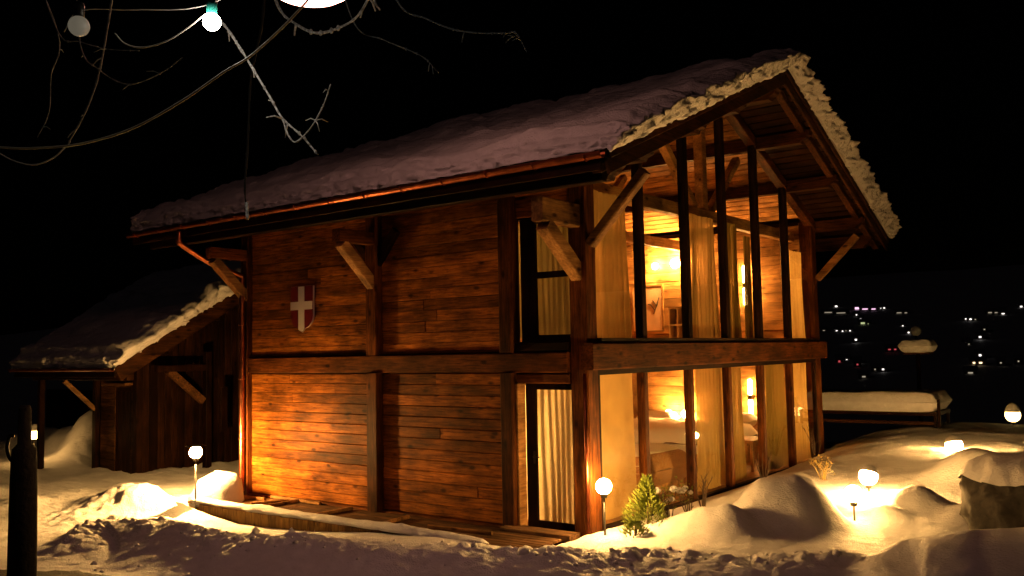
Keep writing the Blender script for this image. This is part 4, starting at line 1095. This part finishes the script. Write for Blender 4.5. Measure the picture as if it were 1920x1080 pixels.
# festoon wire with bulbs
fs = empty('string_lights', at(240, 60, 4.6), 'festoon string with two pale round bulbs hanging at upper left', 'string lights')
def W(pts, d, r=.006): return tube('wire', spline([at(a, b, d) for a, b in pts], 8), r, WIRE, fs, 6)
W([(-160, 255), (0, 276), (80, 277), (160, 268), (250, 240), (340, 190), (420, 135), (476, 100), (560, 20), (640, -80)], 4.4, .0055)
W([(-60, 250), (0, 288), (30, 303), (65, 309), (100, 296), (122, 276)], 4.9, .004)
W([(120, 60), (150, 20), (250, 18), (385, 10), (520, -60)], 4.6, .003)
W([(215, 62), (235, 82), (268, 89), (310, 78), (350, 54), (385, 26)], 4.6, .004)
BULB = emit('festoon_glow', (1, .86, .68), 70); BULB2 = emit('festoon_glow_dim', (1, .86, .62), .10, .12)
for (px, py, mt, rr) in ((397, 41, BULB, .045), (148, 49, BULB2, .052)):
    p = at(px, py, 4.6)
    bo = mesh('bulb', *lathe_vf(sphere_prof(rr, k=12), p, 18), mt, fs, smooth=True)
    mesh('socket', *lathe_vf([(.02, rr*.8), (.027, rr*.9), (.027, rr+.05), (.02, rr+.07)], p, 14), TEAL if mt is BULB else DARKMETAL, bo, smooth=True)
# hanging globe lamp, only its lower edge shows at the top of the picture
p = at(580, -52, 10.0); hg = empty('hanging_globe_lamp', p, 'large white globe lamp hanging at the top edge, only its underside visible', 'lamp')
mesh('globe', *lathe_vf([(a*1.35, b*.8) for a, b in sphere_prof(.42, k=14)], p, 26), emit('globe_white_glow', (1, .43, .31), 15), hg, smooth=True)
mesh('cap', *lathe_vf([(.49, .20), (.52, .21), (.4, .36), (.1, .43)], p, 22), DARKMETAL, hg, smooth=True)
tube('cable', [p+Vector((0, 0, .42)), p+Vector((0, 0, 1.6))], .008, WIRE, hg, 6)

# ------------------------------------------------------------------ lit houses on the far hillside
HOUSE_W = plain('far_house_wall', (.12, .1, .09), .9); HOUSE_R = plain('far_house_roof', (.4, .4, .45), .9)
def hit(px, py):
    d = ray(px, py); t = 60*1.012**np.arange(310)
    below = CAM.z+d.z*t < ground_h(CAM.x+d.x*t, CAM.y+d.y*t)
    return CAM+d*float(t[np.argmax(below)] if below.any() else 1500)
LW = emit('far_light_white', (1, .93, .85), 2.0); LY = emit('far_light_warm', (1, .72, .4), 2.2); LR = emit('far_light_red', (1, .12, .14), .5); LP = emit('far_light_pink', (1, .6, .85), 1.4); LD = emit('far_light_dim', (1, .85, .6), .35); LG = emit('far_light_green', (.75, .85, .4), .6)
TOWN = [(1568,572,LW,7,5),(1553,583,LD,22,3),(1577,584,LD,26,3),(1607,577,LP,12,8),(1622,577,LP,16,4),(1638,577,LP,12,4),(1652,575,LW,3,3),(1658,575,LW,5,4),(1606,588,LW,4,4),(1614,596,LW,4,4),(1618,605,LG,12,7),(1626,605,LG,8,4),
 (1545,618,LD,6,4),(1569,619,LW,5,5),(1580,619,LW,4,4),(1586,618,LD,4,3),(1594,618,LW,4,3),(1605,636,LW,6,6),(1574,678,LR,6,8),(1573,672,LW,2,3),(1588,674,LW,5,5),(1608,683,LR,5,6),(1609,677,LW,2,3),(1641,692,LD,4,5),(1656,692,LW,6,5),(1668,654,LR,8,3),(1678,654,LR,9,5),
 (1693,609,LW,4,4),(1686,584,LD,14,3),(1697,584,LD,12,3),(1704,622,LW,5,5),(1811,596,LW,4,4),(1820,597,LW,6,5),(1829,597,LD,4,3),(1857,584,LD,12,4),(1868,584,LD,8,3),(1881,586,LW,8,3),(1880,581,LD,3,3),(1915,573,LW,6,5),(1846,616,LD,5,4),(1838,631,LW,7,6),(1811,641,LD,6,3),(1817,644,LD,4,3),(1838,666,LW,7,7),(1827,680,LY,8,6),(1839,680,LY,9,6),(1877,680,LD,5,5),(1910,677,LD,4,4),(1820,699,LD,14,3),(1620,706,LD,10,3)]
def house_label(px, py, lm):
    tint = {'far_light_white': 'white', 'far_light_warm': 'warm yellow', 'far_light_red': 'red', 'far_light_pink': 'long pinkish', 'far_light_dim': 'faint', 'far_light_green': 'greenish'}[lm.name]
    where = 'just right of the chalet' if px < 1665 else 'behind the bird table' if px < 1760 else 'near the right edge'
    return 'tiny house with %s light, %s' % (tint, where) + (', high up' if py < 600 else ', half way up' if py < 650 else ', low down')
by_label = {}
for (px, py, lm, wpx, hpx) in sorted(TOWN, key=lambda q: q[0]): by_label.setdefault(house_label(px, py, lm), []).append((px, py))
ORD = ['leftmost', 'second from left', 'third from left', 'fourth from left', 'fifth from left', 'sixth from left']
for i, (px, py, lm, wpx, hpx) in enumerate(TOWN):
    hl = house_label(px, py, lm); sib = by_label[hl]
    if len(sib) > 1: hl += ', ' + ORD[sib.index((px, py))]
    q = hit(px, py+6); dep = (q-CAM).dot(_f); s = dep/FPX
    wm, hm_ = max(.8, wpx*s*.6), max(.8, hpx*s*.5); Wd = wm*1.5+3; Hh = hm_*1.3+2
    o = empty('valley_house', (q.x, q.y, q.z), hl, 'house', 'lit houses across the valley')
    fr = Vector((CAM.x-q.x, CAM.y-q.y, 0)).normalized(); sd_ = Vector((fr.y, -fr.x, 0))
    def P(a, b, c): return q + sd_*a + fr*b + Vector((0, 0, c))
    v = [P(-Wd/2, 0, -3), P(Wd/2, 0, -3), P(Wd/2, -8, -3), P(-Wd/2, -8, -3), P(-Wd/2, 0, Hh), P(Wd/2, 0, Hh), P(Wd/2, -8, Hh), P(-Wd/2, -8, Hh)]
    wl = mesh('wall', v, [(3, 2, 1, 0), (4, 5, 6, 7), (0, 1, 5, 4), (1, 2, 6, 5), (2, 3, 7, 6), (3, 0, 4, 7)], HOUSE_W, o)
    mesh('roof', [P(-Wd/2-.5, .6, Hh+.05), P(Wd/2+.5, .6, Hh+.05), P(Wd/2+.5, -8.6, Hh+.05), P(-Wd/2-.5, -8.6, Hh+.05), P(-Wd/2-.5, -4, Hh+2.2), P(Wd/2+.5, -4, Hh+2.2)], [(3, 2, 1, 0), (0, 1, 5, 4), (2, 3, 4, 5), (0, 4, 3), (1, 2, 5)], HOUSE_R, o)
    zc = Hh*.55
    mesh('lit_window', [P(-wm/2, .12, zc-hm_/2), P(wm/2, .12, zc-hm_/2), P(wm/2, .12, zc+hm_/2), P(-wm/2, .12, zc+hm_/2), P(-wm/2, .02, zc-hm_/2), P(wm/2, .02, zc-hm_/2), P(wm/2, .02, zc+hm_/2), P(-wm/2, .02, zc+hm_/2)], [(0, 1, 2, 3), (7, 6, 5, 4), (0, 4, 5, 1), (1, 5, 6, 2), (2, 6, 7, 3), (3, 7, 4, 0)], lm, o)
